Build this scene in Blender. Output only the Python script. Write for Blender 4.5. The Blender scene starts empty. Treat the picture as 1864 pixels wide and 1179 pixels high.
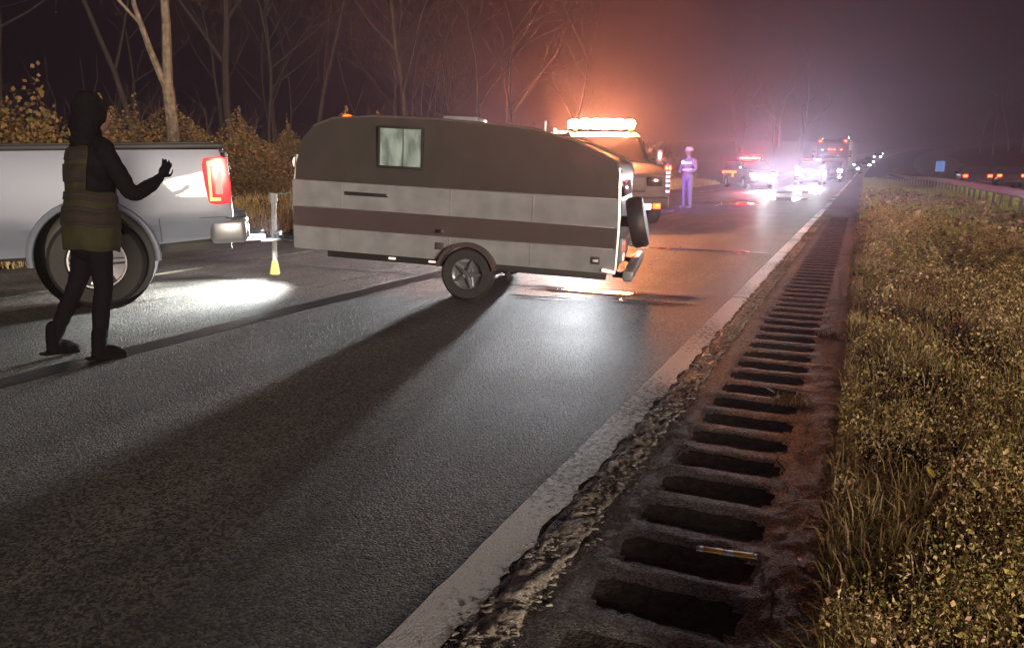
import bpy, bmesh, math, random
import numpy as np
from mathutils import Vector, Matrix, noise as mnoise
R = math.radians
S = bpy.context.scene
COL = S.collection
rnd = random.Random(7)

# ------------------------------------------------------------------ camera, world, light, exposure
cam_d = bpy.data.cameras.new('camera'); cam = bpy.data.objects.new('camera', cam_d); COL.objects.link(cam)
cam.location = (0, 0, 1.3)
cam.rotation_euler = (R(90 - 11.976), 0, R(24.945))
cam_d.sensor_width = 36; cam_d.lens = 26.0; cam_d.clip_start = 0.05; cam_d.clip_end = 3000
S.camera = cam

W = bpy.data.worlds.new('World'); S.world = W; W.use_nodes = True
wn = W.node_tree; wn.nodes.clear()
wo = wn.nodes.new('ShaderNodeOutputWorld'); bg = wn.nodes.new('ShaderNodeBackground')
wn.links.new(bg.outputs[0], wo.inputs[0])
tc = wn.nodes.new('ShaderNodeTexCoord'); sp = wn.nodes.new('ShaderNodeSeparateXYZ')
wr = wn.nodes.new('ShaderNodeValToRGB')
wn.links.new(tc.outputs['Generated'], sp.inputs[0]); wn.links.new(sp.outputs['Z'], wr.inputs[0])
wr.color_ramp.elements[0].position = 0.0; wr.color_ramp.elements[0].color = (0.06, 0.036, 0.056, 1)
wr.color_ramp.elements[1].position = 0.6; wr.color_ramp.elements[1].color = (0.022, 0.010, 0.016, 1)
wn.links.new(wr.outputs[0], bg.inputs[0]); bg.inputs[1].default_value = 0.12

sun_d = bpy.data.lights.new('fill_light', 'SUN'); sun = bpy.data.objects.new('fill_light', sun_d); COL.objects.link(sun)
sun_d.energy = 4.8; sun_d.angle = R(14); sun_d.color = (1.0, 0.83, 0.64)
# low fill light added from behind the camera's right shoulder; its source is unseen
SUN_DIR = Vector((-0.74, 0.65, -0.10)).normalized()
sun.rotation_euler = SUN_DIR.to_track_quat('-Z', 'Y').to_euler()

S.view_settings.view_transform = 'Standard'; S.view_settings.look = 'None'
S.view_settings.exposure = 0; S.view_settings.gamma = 1
S.render.engine = 'CYCLES'
S.cycles.use_denoising = True
S.cycles.max_bounces = 6; S.cycles.volume_bounces = 0; S.cycles.diffuse_bounces = 2
S.cycles.glossy_bounces = 3; S.cycles.transmission_bounces = 4
S.cycles.sample_clamp_indirect = 4
S.cycles.use_light_tree = True

# ------------------------------------------------------------------ materials
def mat(name, col, rough=0.6, metal=0.0, var=0.0, vscale=8.0, bump=0.0, bscale=40.0, col2=None,
        emit=None, estr=0.0, spec=0.5, coat=0.0, detail=4.0, island=False):
    m = bpy.data.materials.new(name); m.use_nodes = True
    nt = m.node_tree; b = nt.nodes['Principled BSDF']
    b.inputs['Base Color'].default_value = (*col, 1); b.inputs['Roughness'].default_value = rough
    b.inputs['Metallic'].default_value = metal; b.inputs['Specular IOR Level'].default_value = spec
    b.inputs['Coat Weight'].default_value = coat
    geo = nt.nodes.new('ShaderNodeTexCoord')
    if col2 is not None or var:
        n = nt.nodes.new('ShaderNodeTexNoise'); n.inputs['Scale'].default_value = vscale; n.inputs['Detail'].default_value = detail
        nt.links.new(geo.outputs['Object'], n.inputs['Vector'])
        rp = nt.nodes.new('ShaderNodeValToRGB')
        c2 = col2 if col2 is not None else tuple(max(0, c * (1 - var)) for c in col)
        rp.color_ramp.elements[0].position = 0.35; rp.color_ramp.elements[0].color = (*c2, 1)
        rp.color_ramp.elements[1].position = 0.65; rp.color_ramp.elements[1].color = (*col, 1)
        nt.links.new(n.outputs['Fac'], rp.inputs[0]); nt.links.new(rp.outputs[0], b.inputs['Base Color'])
    if bump:
        n2 = nt.nodes.new('ShaderNodeTexNoise'); n2.inputs['Scale'].default_value = bscale; n2.inputs['Detail'].default_value = 5
        nt.links.new(geo.outputs['Object'], n2.inputs['Vector'])
        bp = nt.nodes.new('ShaderNodeBump'); bp.inputs['Strength'].default_value = bump; bp.inputs['Distance'].default_value = 0.02
        nt.links.new(n2.outputs['Fac'], bp.inputs['Height']); nt.links.new(bp.outputs[0], b.inputs['Normal'])
    if emit is not None:
        b.inputs['Emission Color'].default_value = (*emit, 1); b.inputs['Emission Strength'].default_value = estr
    return m

def leaf_mat(name, cols, nscale=0.7, rough=0.75, trans=0.0):
    """colour differs from leaf to leaf and drifts in patches over the ground"""
    m = bpy.data.materials.new(name); m.use_nodes = True
    nt = m.node_tree; b = nt.nodes['Principled BSDF']; b.inputs['Roughness'].default_value = rough
    b.inputs['Specular IOR Level'].default_value = 0.25
    g = nt.nodes.new('ShaderNodeNewGeometry'); t = nt.nodes.new('ShaderNodeTexCoord')
    n = nt.nodes.new('ShaderNodeTexNoise'); n.inputs['Scale'].default_value = nscale; n.inputs['Detail'].default_value = 3
    nt.links.new(t.outputs['Object'], n.inputs['Vector'])
    mx = nt.nodes.new('ShaderNodeMath'); mx.operation = 'MULTIPLY_ADD'; mx.inputs[1].default_value = 1.8; mx.inputs[2].default_value = -0.72
    nt.links.new(n.outputs['Fac'], mx.inputs[0])
    ad = nt.nodes.new('ShaderNodeMath'); ad.operation = 'MULTIPLY_ADD'; ad.inputs[1].default_value = 0.65
    nt.links.new(g.outputs['Random Per Island'], ad.inputs[0]); nt.links.new(mx.outputs[0], ad.inputs[2])
    rp = nt.nodes.new('ShaderNodeValToRGB'); rp.color_ramp.elements.remove(rp.color_ramp.elements[0])
    for i, c in enumerate(cols):
        p = i / (len(cols) - 1)
        e = rp.color_ramp.elements[0] if i == 0 else rp.color_ramp.elements.new(p)
        e.position = p; e.color = (*c, 1)
    nt.links.new(ad.outputs[0], rp.inputs[0]); nt.links.new(rp.outputs[0], b.inputs['Base Color'])
    return m

def emis(name, col, strength):
    m = bpy.data.materials.new(name); m.use_nodes = True
    nt = m.node_tree; b = nt.nodes['Principled BSDF']
    b.inputs['Base Color'].default_value = (*[min(1, c * .8) for c in col], 1); b.inputs['Roughness'].default_value = .2
    b.inputs['Emission Color'].default_value = (*col, 1); b.inputs['Emission Strength'].default_value = strength
    return m

def road_mat(name, dark, light, rough, bump=0.7, spec=0.5, stones=120):
    m = bpy.data.materials.new(name); m.use_nodes = True
    nt = m.node_tree; b = nt.nodes['Principled BSDF']; L = nt.links.new
    t = nt.nodes.new('ShaderNodeTexCoord')
    v = nt.nodes.new('ShaderNodeTexVoronoi'); v.inputs['Scale'].default_value = stones; L(t.outputs['Object'], v.inputs['Vector'])
    n = nt.nodes.new('ShaderNodeTexNoise'); n.inputs['Scale'].default_value = 0.9; n.inputs['Detail'].default_value = 7; L(t.outputs['Object'], n.inputs['Vector'])
    n3 = nt.nodes.new('ShaderNodeTexNoise'); n3.inputs['Scale'].default_value = 42; n3.inputs['Detail'].default_value = 8; n3.inputs['Roughness'].default_value = .8; L(t.outputs['Object'], n3.inputs['Vector'])
    rgb = nt.nodes.new('ShaderNodeSeparateColor'); L(v.outputs['Color'], rgb.inputs[0])
    a = nt.nodes.new('ShaderNodeMath'); a.operation = 'MULTIPLY'; L(rgb.outputs[0], a.inputs[0]); mp = nt.nodes.new('ShaderNodeMapping'); mp.inputs['Scale'].default_value = (1.5, .10, 1); L(t.outputs['Object'], mp.inputs[0])
    nw = nt.nodes.new('ShaderNodeTexNoise'); nw.inputs['Scale'].default_value = 1.3; nw.inputs['Detail'].default_value = 4; L(mp.outputs[0], nw.inputs['Vector'])
    aw = nt.nodes.new('ShaderNodeMath'); aw.operation = 'MULTIPLY'; L(n.outputs['Fac'], aw.inputs[0]); L(nw.outputs['Fac'], aw.inputs[1])
    aw2 = nt.nodes.new('ShaderNodeMath'); aw2.operation = 'MULTIPLY_ADD'; aw2.inputs[1].default_value = 1.9; aw2.inputs[2].default_value = .04; L(aw.outputs[0], aw2.inputs[0]); L(aw2.outputs[0], a.inputs[1])
    rp = nt.nodes.new('ShaderNodeValToRGB'); rp.color_ramp.elements[0].position = .10; rp.color_ramp.elements[0].color = (*dark, 1)
    rp.color_ramp.elements[1].position = .62; rp.color_ramp.elements[1].color = (*light, 1); L(a.outputs[0], rp.inputs[0])
    L(rp.outputs[0], b.inputs['Base Color'])
    rr = nt.nodes.new('ShaderNodeMapRange'); rr.inputs[3].default_value = rough - .1; rr.inputs[4].default_value = rough + .12
    L(n.outputs['Fac'], rr.inputs[0]); L(rr.outputs[0], b.inputs['Roughness']); b.inputs['Specular IOR Level'].default_value = spec
    h = nt.nodes.new('ShaderNodeMath'); h.operation = 'MULTIPLY_ADD'; h.inputs[1].default_value = -.45; L(v.outputs['Distance'], h.inputs[0]); L(n3.outputs['Fac'], h.inputs[2])
    bp = nt.nodes.new('ShaderNodeBump'); bp.inputs['Strength'].default_value = bump; bp.inputs['Distance'].default_value = .020
    L(h.outputs[0], bp.inputs['Height']); L(bp.outputs[0], b.inputs['Normal'])
    return m

def paint_mat(name, col, wear=.5, under=(.05, .048, .047), rough=.5, scale=14):
    m = bpy.data.materials.new(name); m.use_nodes = True
    nt = m.node_tree; b = nt.nodes['Principled BSDF']; L = nt.links.new
    t = nt.nodes.new('ShaderNodeTexCoord')
    n = nt.nodes.new('ShaderNodeTexNoise'); n.inputs['Scale'].default_value = scale; n.inputs['Detail'].default_value = 9; n.inputs['Roughness'].default_value = .75
    L(t.outputs['Object'], n.inputs['Vector'])
    n2 = nt.nodes.new('ShaderNodeTexNoise'); n2.inputs['Scale'].default_value = .55; n2.inputs['Detail'].default_value = 2; L(t.outputs['Object'], n2.inputs['Vector'])
    a = nt.nodes.new('ShaderNodeMath'); a.operation = 'ADD'; L(n.outputs['Fac'], a.inputs[0]); L(n2.outputs['Fac'], a.inputs[1])
    rp = nt.nodes.new('ShaderNodeValToRGB'); rp.color_ramp.elements[0].position = wear; rp.color_ramp.elements[0].color = (*under, 1)
    rp.color_ramp.elements[1].position = wear + .09; rp.color_ramp.elements[1].color = (*col, 1)
    mr = nt.nodes.new('ShaderNodeMath'); mr.operation = 'MULTIPLY'; mr.inputs[1].default_value = .5; L(a.outputs[0], mr.inputs[0])
    L(mr.outputs[0], rp.inputs[0]); L(rp.outputs[0], b.inputs['Base Color']); b.inputs['Roughness'].default_value = rough
    n3 = nt.nodes.new('ShaderNodeTexNoise'); n3.inputs['Scale'].default_value = 120; n3.inputs['Detail'].default_value = 3; L(t.outputs['Object'], n3.inputs['Vector'])
    bp = nt.nodes.new('ShaderNodeBump'); bp.inputs['Strength'].default_value = .5; bp.inputs['Distance'].default_value = .006
    L(n3.outputs['Fac'], bp.inputs['Height']); L(bp.outputs[0], b.inputs['Normal'])
    return m

M = {}
M['asphalt'] = road_mat('asphalt', (.015, .0135, .012), (.26, .235, .205), .54, 1.0, .4, stones=95)
M['shoulder'] = road_mat('old_shoulder_asphalt', (.09, .08, .078), (.36, .33, .335), .66, .8, .45, stones=150)
M['groove'] = mat('groove_dirt', (.085, .068, .062), .9, var=.5, vscale=30, bump=.5, bscale=90, spec=.2)
M['tar'] = mat('tar_seam', (.018, .017, .018), .42, var=.3, vscale=20, bump=.35, bscale=60)
M['crack'] = mat('crack_fill', (.01, .009, .009), .8)
M['white_paint'] = paint_mat('white_road_paint', (.84, .85, .87), .405, scale=34)
M['old_paint'] = paint_mat('worn_line_paint', (.6, .55, .4), .5, scale=8)
M['chips'] = leaf_mat('crumbled_chips', [(.10, .08, .07), (.35, .30, .25), (.62, .58, .52), (.18, .15, .13), (.68, .65, .6)], 3)
M['soil'] = mat('soil', (.05, .035, .024), .95, col2=(.02, .014, .011), vscale=2.5, bump=.8, bscale=18, spec=.1)
M['weeds'] = leaf_mat('verge_leaves', [(.03, .025, .012), (.10, .11, .02), (.30, .30, .06), (.10, .06, .025), (.56, .42, .14), (.14, .08, .035), (.70, .48, .25), (.28, .24, .06), (.78, .60, .42), (.36, .19, .11), (.72, .54, .42)], .9)
M['thatch'] = leaf_mat('dry_grass', [(.56, .42, .18), (.68, .50, .25), (.42, .38, .10), (.32, .18, .09), (.76, .6, .36), (.24, .26, .05)], .6)
M['fargrass'] = leaf_mat('mown_grass', [(.20, .34, .05), (.34, .44, .08), (.52, .46, .16), (.22, .32, .06)], .25)
M['brush'] = leaf_mat('autumn_brush', [(.13, .075, .034), (.20, .12, .05), (.09, .08, .025), (.15, .075, .035), (.25, .16, .075)], .5)
M['bark'] = mat('pale_bark', (.21, .17, .125), .85, col2=(.085, .065, .045), vscale=7, bump=.7, bscale=22)
M['bark_dark'] = mat('dark_bark', (.028, .019, .014), .9, col2=(.018, .012, .01), vscale=6, bump=.6, bscale=20)
M['twigs'] = mat('twigs', (.05, .033, .025), .9)
M['leafy'] = leaf_mat('last_leaves', [(.11, .06, .02), (.17, .09, .03), (.06, .05, .018), (.13, .05, .025)], .4)
M['silver'] = mat('silver_paint', (.165, .19, .25), .42, .2, coat=.3, var=.06, vscale=2)
M['black_plastic'] = mat('black_plastic', (.02, .02, .022), .55)
M['rubber'] = mat('tyre_rubber', (.025, .024, .024), .75, bump=.3, bscale=50)
M['chrome'] = mat('chrome', (.62, .62, .64), .16, 1.0)
M['bumper'] = mat('bright_bumper', (.20, .21, .225), .32, .35)
M['alu'] = mat('aluminium', (.58, .57, .56), .3, .9)
M['jack_steel'] = mat('dull_steel', (.24, .23, .21), .6, .2, var=.4, vscale=20)
M['rim'] = mat('alloy_rim', (.33, .33, .36), .3, .8)
M['glass'] = mat('dark_glass', (.012, .012, .016), .06, 0, coat=1)
M['camper_white'] = mat('camper_white', (.24, .245, .265), .42, 0, var=.26, vscale=5, coat=.2)
M['camper_dark'] = mat('camper_stripe', (.07, .05, .055), .45, var=.15, vscale=3)
M['camper_grey'] = mat('camper_upper', (.05, .042, .042), .5, var=.2, vscale=4)
M['frame_black'] = mat('chassis_black', (.018, .017, .018), .6)
M['galv'] = mat('galvanised_steel', (.78, .77, .74), .5, .0, var=.2, vscale=12)
M['tl_red'] = emis('tail_light_red', (1, .025, .03), 1.9)
M['tl_core'] = emis('tail_light_core', (1, .22, .02), 2.6)
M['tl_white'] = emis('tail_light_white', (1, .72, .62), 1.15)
M['amber'] = emis('amber_beacon', (1, .33, .12), 900)
M['amber_small'] = emis('amber_marker', (1, .07, .004), 9)
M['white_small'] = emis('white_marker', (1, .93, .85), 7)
M['hl'] = emis('headlamp_lens', (.86, .93, 1), 75)
M['hl_soft'] = emis('low_beam_lens', (.9, .94, 1), 12)
M['hl_high'] = emis('high_beam_lens', (.85, .92, 1), 340)
M['red'] = emis('red_beacon', (1, .0010, .0016), 1000)
M['redcore'] = emis('red_beacon_core', (1, .0020, .001), 700)
M['blue'] = emis('blue_beacon', (.22, .12, 1), 30)
M['tail'] = emis('running_tail_light', (1, .018, .004), 45)
M['tail_or'] = emis('brake_light', (1, .028, .003), 34)
M['red_dim'] = emis('dim_red_lens', (1, .05, .04), 3)
M['violet'] = emis('violet_strip', (.55, .35, 1), 9)
M['black_cloth'] = mat('black_cloth', (.006, .005, .007), .95, bump=.3, bscale=30, spec=.15)
M['jeans'] = mat('dark_trousers', (.008, .007, .009), .95, spec=.1)
M['boot'] = mat('boot_leather', (.006, .005, .006), .95, spec=.1)
M['skin'] = mat('skin', (.14, .08, .06), .55)
M['hair'] = mat('dark_hair', (.012, .009, .009), .6)
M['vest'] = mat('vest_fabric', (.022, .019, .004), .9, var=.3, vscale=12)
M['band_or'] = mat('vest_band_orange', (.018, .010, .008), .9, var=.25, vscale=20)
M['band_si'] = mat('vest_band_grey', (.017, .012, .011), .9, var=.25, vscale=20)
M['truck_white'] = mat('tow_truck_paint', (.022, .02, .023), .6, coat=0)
M['suv_dark'] = mat('police_paint', (.03, .03, .045), .3, coat=.6)
M['gold'] = emis('glowing_gold', (1, .42, .04), 1.2)  # the stripe's reflected light is put in as its own glow
M['car_grey'] = mat('car_grey', (.12, .12, .14), .35, .4, coat=.5)
M['car_light'] = mat('car_light', (.4, .4, .42), .35, .4, coat=.5)
M['semi'] = mat('semi_paint', (.045, .03, .04), .4, coat=.4)
M['uniform'] = mat('work_uniform', (.13, .13, .17), .8)
M['helmet'] = mat('helmet', (.3, .27, .3), .5)
M['refl'] = mat('reflective_tape', (.85, .85, .88), .3)
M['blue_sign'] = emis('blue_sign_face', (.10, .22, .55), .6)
M['steel_post'] = mat('steel_post', (.09, .085, .08), .5, .5)
M['jack_yellow'] = mat('yellow_paint', (.26, .19, .04), .5)
M['litter_y'] = mat('packet_orange', (.55, .33, .05), .45)
M['litter_b'] = mat('packet_blue', (.35, .45, .55), .4)
M['paper'] = mat('white_paper', (.7, .67, .62), .7)
M['yleaf'] = mat('yellow_leaf', (.65, .5, .06), .6)

# window glow: a lit curtain behind the pane
def curtain_mat():
    m = bpy.data.materials.new('lit_curtain'); m.use_nodes = True
    nt = m.node_tree; b = nt.nodes['Principled BSDF']; L = nt.links.new
    t = nt.nodes.new('ShaderNodeTexCoord'); mp = nt.nodes.new('ShaderNodeMapping'); mp.inputs['Scale'].default_value = (9, 3, 4)
    L(t.outputs['Object'], mp.inputs[0]); n = nt.nodes.new('ShaderNodeTexNoise'); n.inputs['Scale'].default_value = 1.1; n.inputs['Detail'].default_value = 3
    L(mp.outputs[0], n.inputs['Vector']); rp = nt.nodes.new('ShaderNodeValToRGB')
    rp.color_ramp.elements[0].position = .38; rp.color_ramp.elements[0].color = (.11, .15, .12, 1)
    rp.color_ramp.elements[1].position = .66; rp.color_ramp.elements[1].color = (.50, .58, .46, 1)
    L(n.outputs['Fac'], rp.inputs[0]); L(rp.outputs[0], b.inputs['Emission Color']); b.inputs['Emission Strength'].default_value = .8
    b.inputs['Base Color'].default_value = (.4, .42, .38, 1)
    return m
M['curtain'] = curtain_mat()
M['pane'] = bpy.data.materials.new('window_pane'); M['pane'].use_nodes = True
_b = M['pane'].node_tree.nodes['Principled BSDF']; _b.inputs['Transmission Weight'].default_value = 1; _b.inputs['Roughness'].default_value = .03; _b.inputs['IOR'].default_value = 1.1

# ------------------------------------------------------------------ object helpers
def tag(o, label=None, cat=None, group=None, kind=None):
    if label: o['label'] = label
    if cat: o['category'] = cat
    if group: o['group'] = group
    if kind: o['kind'] = kind
    return o
def empty(name, loc, rz=0, label=None, cat=None, group=None, rx=0, ry=0):
    o = bpy.data.objects.new(name, None); COL.objects.link(o); o.location = loc; o.rotation_euler = (rx, ry, rz)
    o.empty_display_size = .2
    return tag(o, label, cat, group)
def link(name, me, parent=None, m=None, loc=None, rot=None):
    o = bpy.data.objects.new(name, me); COL.objects.link(o)
    if m is not None and not me.materials: me.materials.append(m)
    if parent: o.parent = parent
    if loc is not None: o.location = loc
    if rot is not None: o.rotation_euler = rot
    return o
def copy_tree(o, parent=None):
    c = o.copy(); COL.objects.link(c); c.parent = parent
    for ch in list(o.children): copy_tree(ch, c)
    return c

class MB:
    """collects shapes into one bmesh"""
    def __init__(s): s.b = bmesh.new()
    def add(s, verts, faces, T=None):
        vs = [s.b.verts.new(T @ Vector(v) if T else v) for v in verts]
        for f in faces:
            try: s.b.faces.new([vs[i] for i in f])
            except ValueError: pass
        return s
    def box(s, c, size, rot=None, bev=0.0, seg=2):
        b2 = bmesh.new(); bmesh.ops.create_cube(b2, size=1)
        for v in b2.verts: v.co = Vector((v.co.x * size[0], v.co.y * size[1], v.co.z * size[2]))
        if bev: bmesh.ops.bevel(b2, geom=b2.edges[:], offset=min(bev, min(size) * .45), segments=seg, affect='EDGES', profile=.5)
        T = Matrix.Translation(c) @ (rot.to_4x4() if rot is not None else Matrix.Identity(4))
        b2.verts.index_update()
        s.add([v.co.copy() for v in b2.verts], [[v.index for v in f.verts] for f in b2.faces], T); b2.free(); return s
    def tube(s, path, rad, n=8, cap=True, squash=None):
        path = [Vector(p) for p in path]
        if not hasattr(rad, '__len__'): rad = [rad] * len(path)
        rings = []; prev = None
        for i, p in enumerate(path):
            d = (path[min(i + 1, len(path) - 1)] - path[max(i - 1, 0)]).normalized()
            if prev is None:
                u = d.orthogonal().normalized()
            else:
                u = prev - d * prev.dot(d)
                u = u.normalized() if u.length > 1e-5 else d.orthogonal().normalized()
            prev = u; w = d.cross(u); r = rad[i]
            rings.append([s.b.verts.new(p + (u * math.cos(2 * math.pi * k / n) + w * math.sin(2 * math.pi * k / n)) * r) for k in range(n)])
        for a, b in zip(rings, rings[1:]):
            for k in range(n): s.b.faces.new((a[k], a[(k + 1) % n], b[(k + 1) % n], b[k]))
        if cap:
            s.b.faces.new(rings[0][::-1]); s.b.faces.new(rings[-1])
        return s
    def lathe(s, prof, n=24, T=None, cap=True):
        """prof = [(r, h)] round local z, closed loop allowed by the caller"""
        rings = []
        for r, h in prof:
            rings.append([s.b.verts.new((T @ Vector((r * math.cos(2 * math.pi * k / n), r * math.sin(2 * math.pi * k / n), h))) if T else (r * math.cos(2 * math.pi * k / n), r * math.sin(2 * math.pi * k / n), h)) for k in range(n)])
        for a, b in zip(rings, rings[1:]):
            for k in range(n): s.b.faces.new((a[k], a[(k + 1) % n], b[(k + 1) % n], b[k]))
        if cap and prof[0][0] > 1e-6: s.b.faces.new(rings[0][::-1])
        if cap and prof[-1][0] > 1e-6: s.b.faces.new(rings[-1])
        return s
    def ell(s, c, r, u=14, v=10, rot=None):
        b2 = bmesh.new(); bmesh.ops.create_uvsphere(b2, u_segments=u, v_segments=v, radius=1)
        T = Matrix.Translation(c) @ (rot.to_4x4() if rot is not None else Matrix.Identity(4)) @ Matrix.Diagonal((*r, 1))
        b2.verts.index_update(); s.add([x.co.copy() for x in b2.verts], [[x.index for x in f.verts] for f in b2.faces], T); b2.free(); return s
    def build(s, name, m=None, parent=None, smooth=True, angle=35, mesh_only=False):
        bmesh.ops.remove_doubles(s.b, verts=s.b.verts[:], dist=1e-5)
        bmesh.ops.recalc_face_normals(s.b, faces=s.b.faces[:])
        me = bpy.data.meshes.new(name); s.b.to_mesh(me); s.b.free()
        if m: me.materials.append(m)
        if smooth:
            me.polygons.foreach_set('use_smooth', [True] * len(me.polygons)); me.set_sharp_from_angle(angle=R(angle))
        if mesh_only: return me
        return link(name, me, parent)

def prism(prof, y0, y1, fn=None, zcuts=(), xcuts=(), bev=0.0):
    """side outline prof [(x, z)] (counter clockwise) from y0 to y1; fn moves vertices"""
    b = bmesh.new()
    A = [b.verts.new((x, y0, z)) for x, z in prof]; B = [b.verts.new((x, y1, z)) for x, z in prof]
    b.faces.new(A); b.faces.new(B[::-1]); n = len(prof)
    for i in range(n): b.faces.new((A[i], B[i], B[(i + 1) % n], A[(i + 1) % n]))
    bmesh.ops.recalc_face_normals(b, faces=b.faces[:])
    if bev: bmesh.ops.bevel(b, geom=[e for e in b.edges if abs(e.verts[0].co.y - e.verts[1].co.y) < 1e-6], offset=bev, segments=3, affect='EDGES', profile=.5, clamp_overlap=True)
    for z in zcuts: bmesh.ops.bisect_plane(b, geom=b.verts[:] + b.edges[:] + b.faces[:], plane_co=(0, 0, z), plane_no=(0, 0, 1))
    for x in xcuts: bmesh.ops.bisect_plane(b, geom=b.verts[:] + b.edges[:] + b.faces[:], plane_co=(x, 0, 0), plane_no=(1, 0, 0))
    if fn:
        for v in b.verts: v.co = Vector(fn(v.co))
    mb = MB(); mb.b.free(); mb.b = b
    return mb
def arc(cx, cz, r, a0, a1, n=10):
    return [(cx + r * math.cos(R(a0 + (a1 - a0) * i / n)), cz + r * math.sin(R(a0 + (a1 - a0) * i / n))) for i in range(n + 1)]
def np_mesh(name, V, F, m, smooth=False):
    V = np.asarray(V, np.float32); F = np.asarray(F, np.int32); k = F.shape[1]
    me = bpy.data.meshes.new(name); me.vertices.add(len(V)); me.vertices.foreach_set('co', V.ravel())
    me.loops.add(F.size); me.loops.foreach_set('vertex_index', F.ravel())
    me.polygons.add(len(F)); me.polygons.foreach_set('loop_start', np.arange(0, F.size, k, dtype=np.int32))
    me.update(calc_edges=True)
    if smooth: me.polygons.foreach_set('use_smooth', np.ones(len(F), bool))
    me.materials.append(m); me.validate(); return me
def grid_mesh(name, xs, ys, zfun, m, keep=None, smooth=True):
    X, Y = np.meshgrid(xs, ys); Z = zfun(X, Y)
    V = np.stack([X, Y, Z], -1).reshape(-1, 3); nx = len(xs); ny = len(ys)
    i, j = np.meshgrid(np.arange(nx - 1), np.arange(ny - 1)); a = (j * nx + i).ravel()
    F = np.stack([a, a + 1, a + nx + 1, a + nx], -1)
    if keep is not None:
        cx = (X[:-1, :-1] + X[1:, 1:]) / 2; cy = (Y[:-1, :-1] + Y[1:, 1:]) / 2
        F = F[keep(cx, cy).ravel()]
    return np_mesh(name, V, F, m, smooth)
nprng = np.random.default_rng(5)
def vnoise(X, Y, sc, seed=0):
    """cheap value noise"""
    x = X * sc + seed * 17.3; y = Y * sc + seed * 9.1
    xi = np.floor(x).astype(int); yi = np.floor(y).astype(int); fx = x - xi; fy = y - yi
    fx = fx * fx * (3 - 2 * fx); fy = fy * fy * (3 - 2 * fy)
    def h(a, b):
        v = np.sin(a * 127.1 + b * 311.7 + seed * 74.7) * 43758.5453
        return v - np.floor(v)
    return (h(xi, yi) * (1 - fx) + h(xi + 1, yi) * fx) * (1 - fy) + (h(xi, yi + 1) * (1 - fx) + h(xi + 1, yi + 1) * fx) * fy

# ------------------------------------------------------------------ terrain
def hill(Y): return np.where(Y > 78, .034 * (Y - 78) - .8 * (1 - np.exp(-np.maximum(Y - 78, 0) * .04)), 0) * 1.0
def bend(Y): return np.where(Y > 78, .0003 * (Y - 78) ** 2, 0.0)
def ground_z(X, Y):
    Xc = X - bend(Y)
    z = hill(Y)
    left = np.clip(-(Xc + 10.2), 0, 60)
    z = z + .16 * np.minimum(left, 9) + .05 * np.clip(left - 9, 0, 60)
    right = np.clip(Xc - .05, 0, 60)
    dip = -.28 * np.exp(-((Xc - 3.4) / 1.3) ** 2) - .10 * np.clip(right, 0, 6) / 6
    z = z + np.where(Xc > 0.02, dip, 0)
    rr = np.clip(Xc - 15, 0, 60); z = z + .12 * np.minimum(rr, 12)
    road = (Xc > -10.0) & (Xc < 0.0)
    z = z + np.where(road, -.07, 0) + np.where((Xc > 6.3) & (Xc < 14.6), -.07, 0)
    z = z + np.where(Xc > .08, .05 * (vnoise(X, Y, 1.6, 1) - .5), 0) + np.where(Xc < -10.3, .3 * (vnoise(X, Y, .35, 2) - .5), 0)
    return z
gx = np.concatenate([np.linspace(-118, -30, 24), np.linspace(-28, -11, 24), [-10.2, -10.0, -9.8, -6, -2, -.6, -.05, .0], np.linspace(.05, 5, 34), np.linspace(5.5, 16, 20), np.linspace(18, 118, 26)])
gy = np.concatenate([np.linspace(-28, 1, 20), np.linspace(1.2, 30, 120), np.linspace(31, 100, 80), np.linspace(103, 400, 70)])
g = link('ground', grid_mesh('ground', gx, gy, ground_z, M['soil'])); tag(g, kind='structure')

def strip(name, x0, x1, y0, y1, dz, m, nx=6, ny=80, bendit=True):
    ys = np.linspace(y0, y1, ny); xs = np.linspace(x0, x1, nx)
    me = grid_mesh(name, xs, ys, lambda X, Y: hill(Y) + dz, m)
    co = np.empty(len(me.vertices) * 3, np.float32); me.vertices.foreach_get('co', co); co = co.reshape(-1, 3)
    co[:, 0] += bend(co[:, 1]); me.vertices.foreach_set('co', co.ravel()); me.update()
    return me
# left carriageway from the crumbled joint (-0.93) to beyond the far line, and the shoulder
road = link('road', strip('road', -10.0, -.90, -28, 395, 0.0, M['asphalt'], 12, 240)); tag(road, kind='structure')
opp = link('opposite_road', strip('opposite_road', 6.4, 14.4, -28, 395, -.12, M['asphalt'], 8, 200)); tag(opp, kind='structure')

def tarstrip(name, x0, x1, y0, y1, dz, m, wob=.012, n=200, along='y', parent=None):
    """thin wavering strip of sealant or paint"""
    t = np.linspace(0, 1, n)
    if along == 'y':
        ys = y0 + (y1 - y0) * t
        wl = wob * (vnoise(ys, ys * 0, 3, 3) - .5) * 2; wr = wob * (vnoise(ys, ys * 0, 4, 4) - .5) * 2
        A = np.stack([x0 + wl + bend(ys), ys, hill(ys) + dz], -1); B = np.stack([x1 + wr + bend(ys), ys, hill(ys) + dz], -1)
    else:
        xs = x0 + (x1 - x0) * t
        wl = wob * (vnoise(xs, xs * 0, 3, 5) - .5) * 2; wr = wob * (vnoise(xs, xs * 0, 4, 6) - .5) * 2
        A = np.stack([xs, y0 + wl, xs * 0 + dz], -1); B = np.stack([xs, y1 + wr, xs * 0 + dz], -1)
    V = np.concatenate([A, B]); i = np.arange(n - 1)
    F = np.stack([i, i + n, i + n + 1, i + 1], -1) if along == 'y' else np.stack([i, i + 1, i + n + 1, i + n], -1)
    return link(name, np_mesh(name, V, F, m), parent)
tarstrip('lane_seam', -4.80, -4.58, -20, 78, .004, M['tar'], .02, 500, parent=road)
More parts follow.
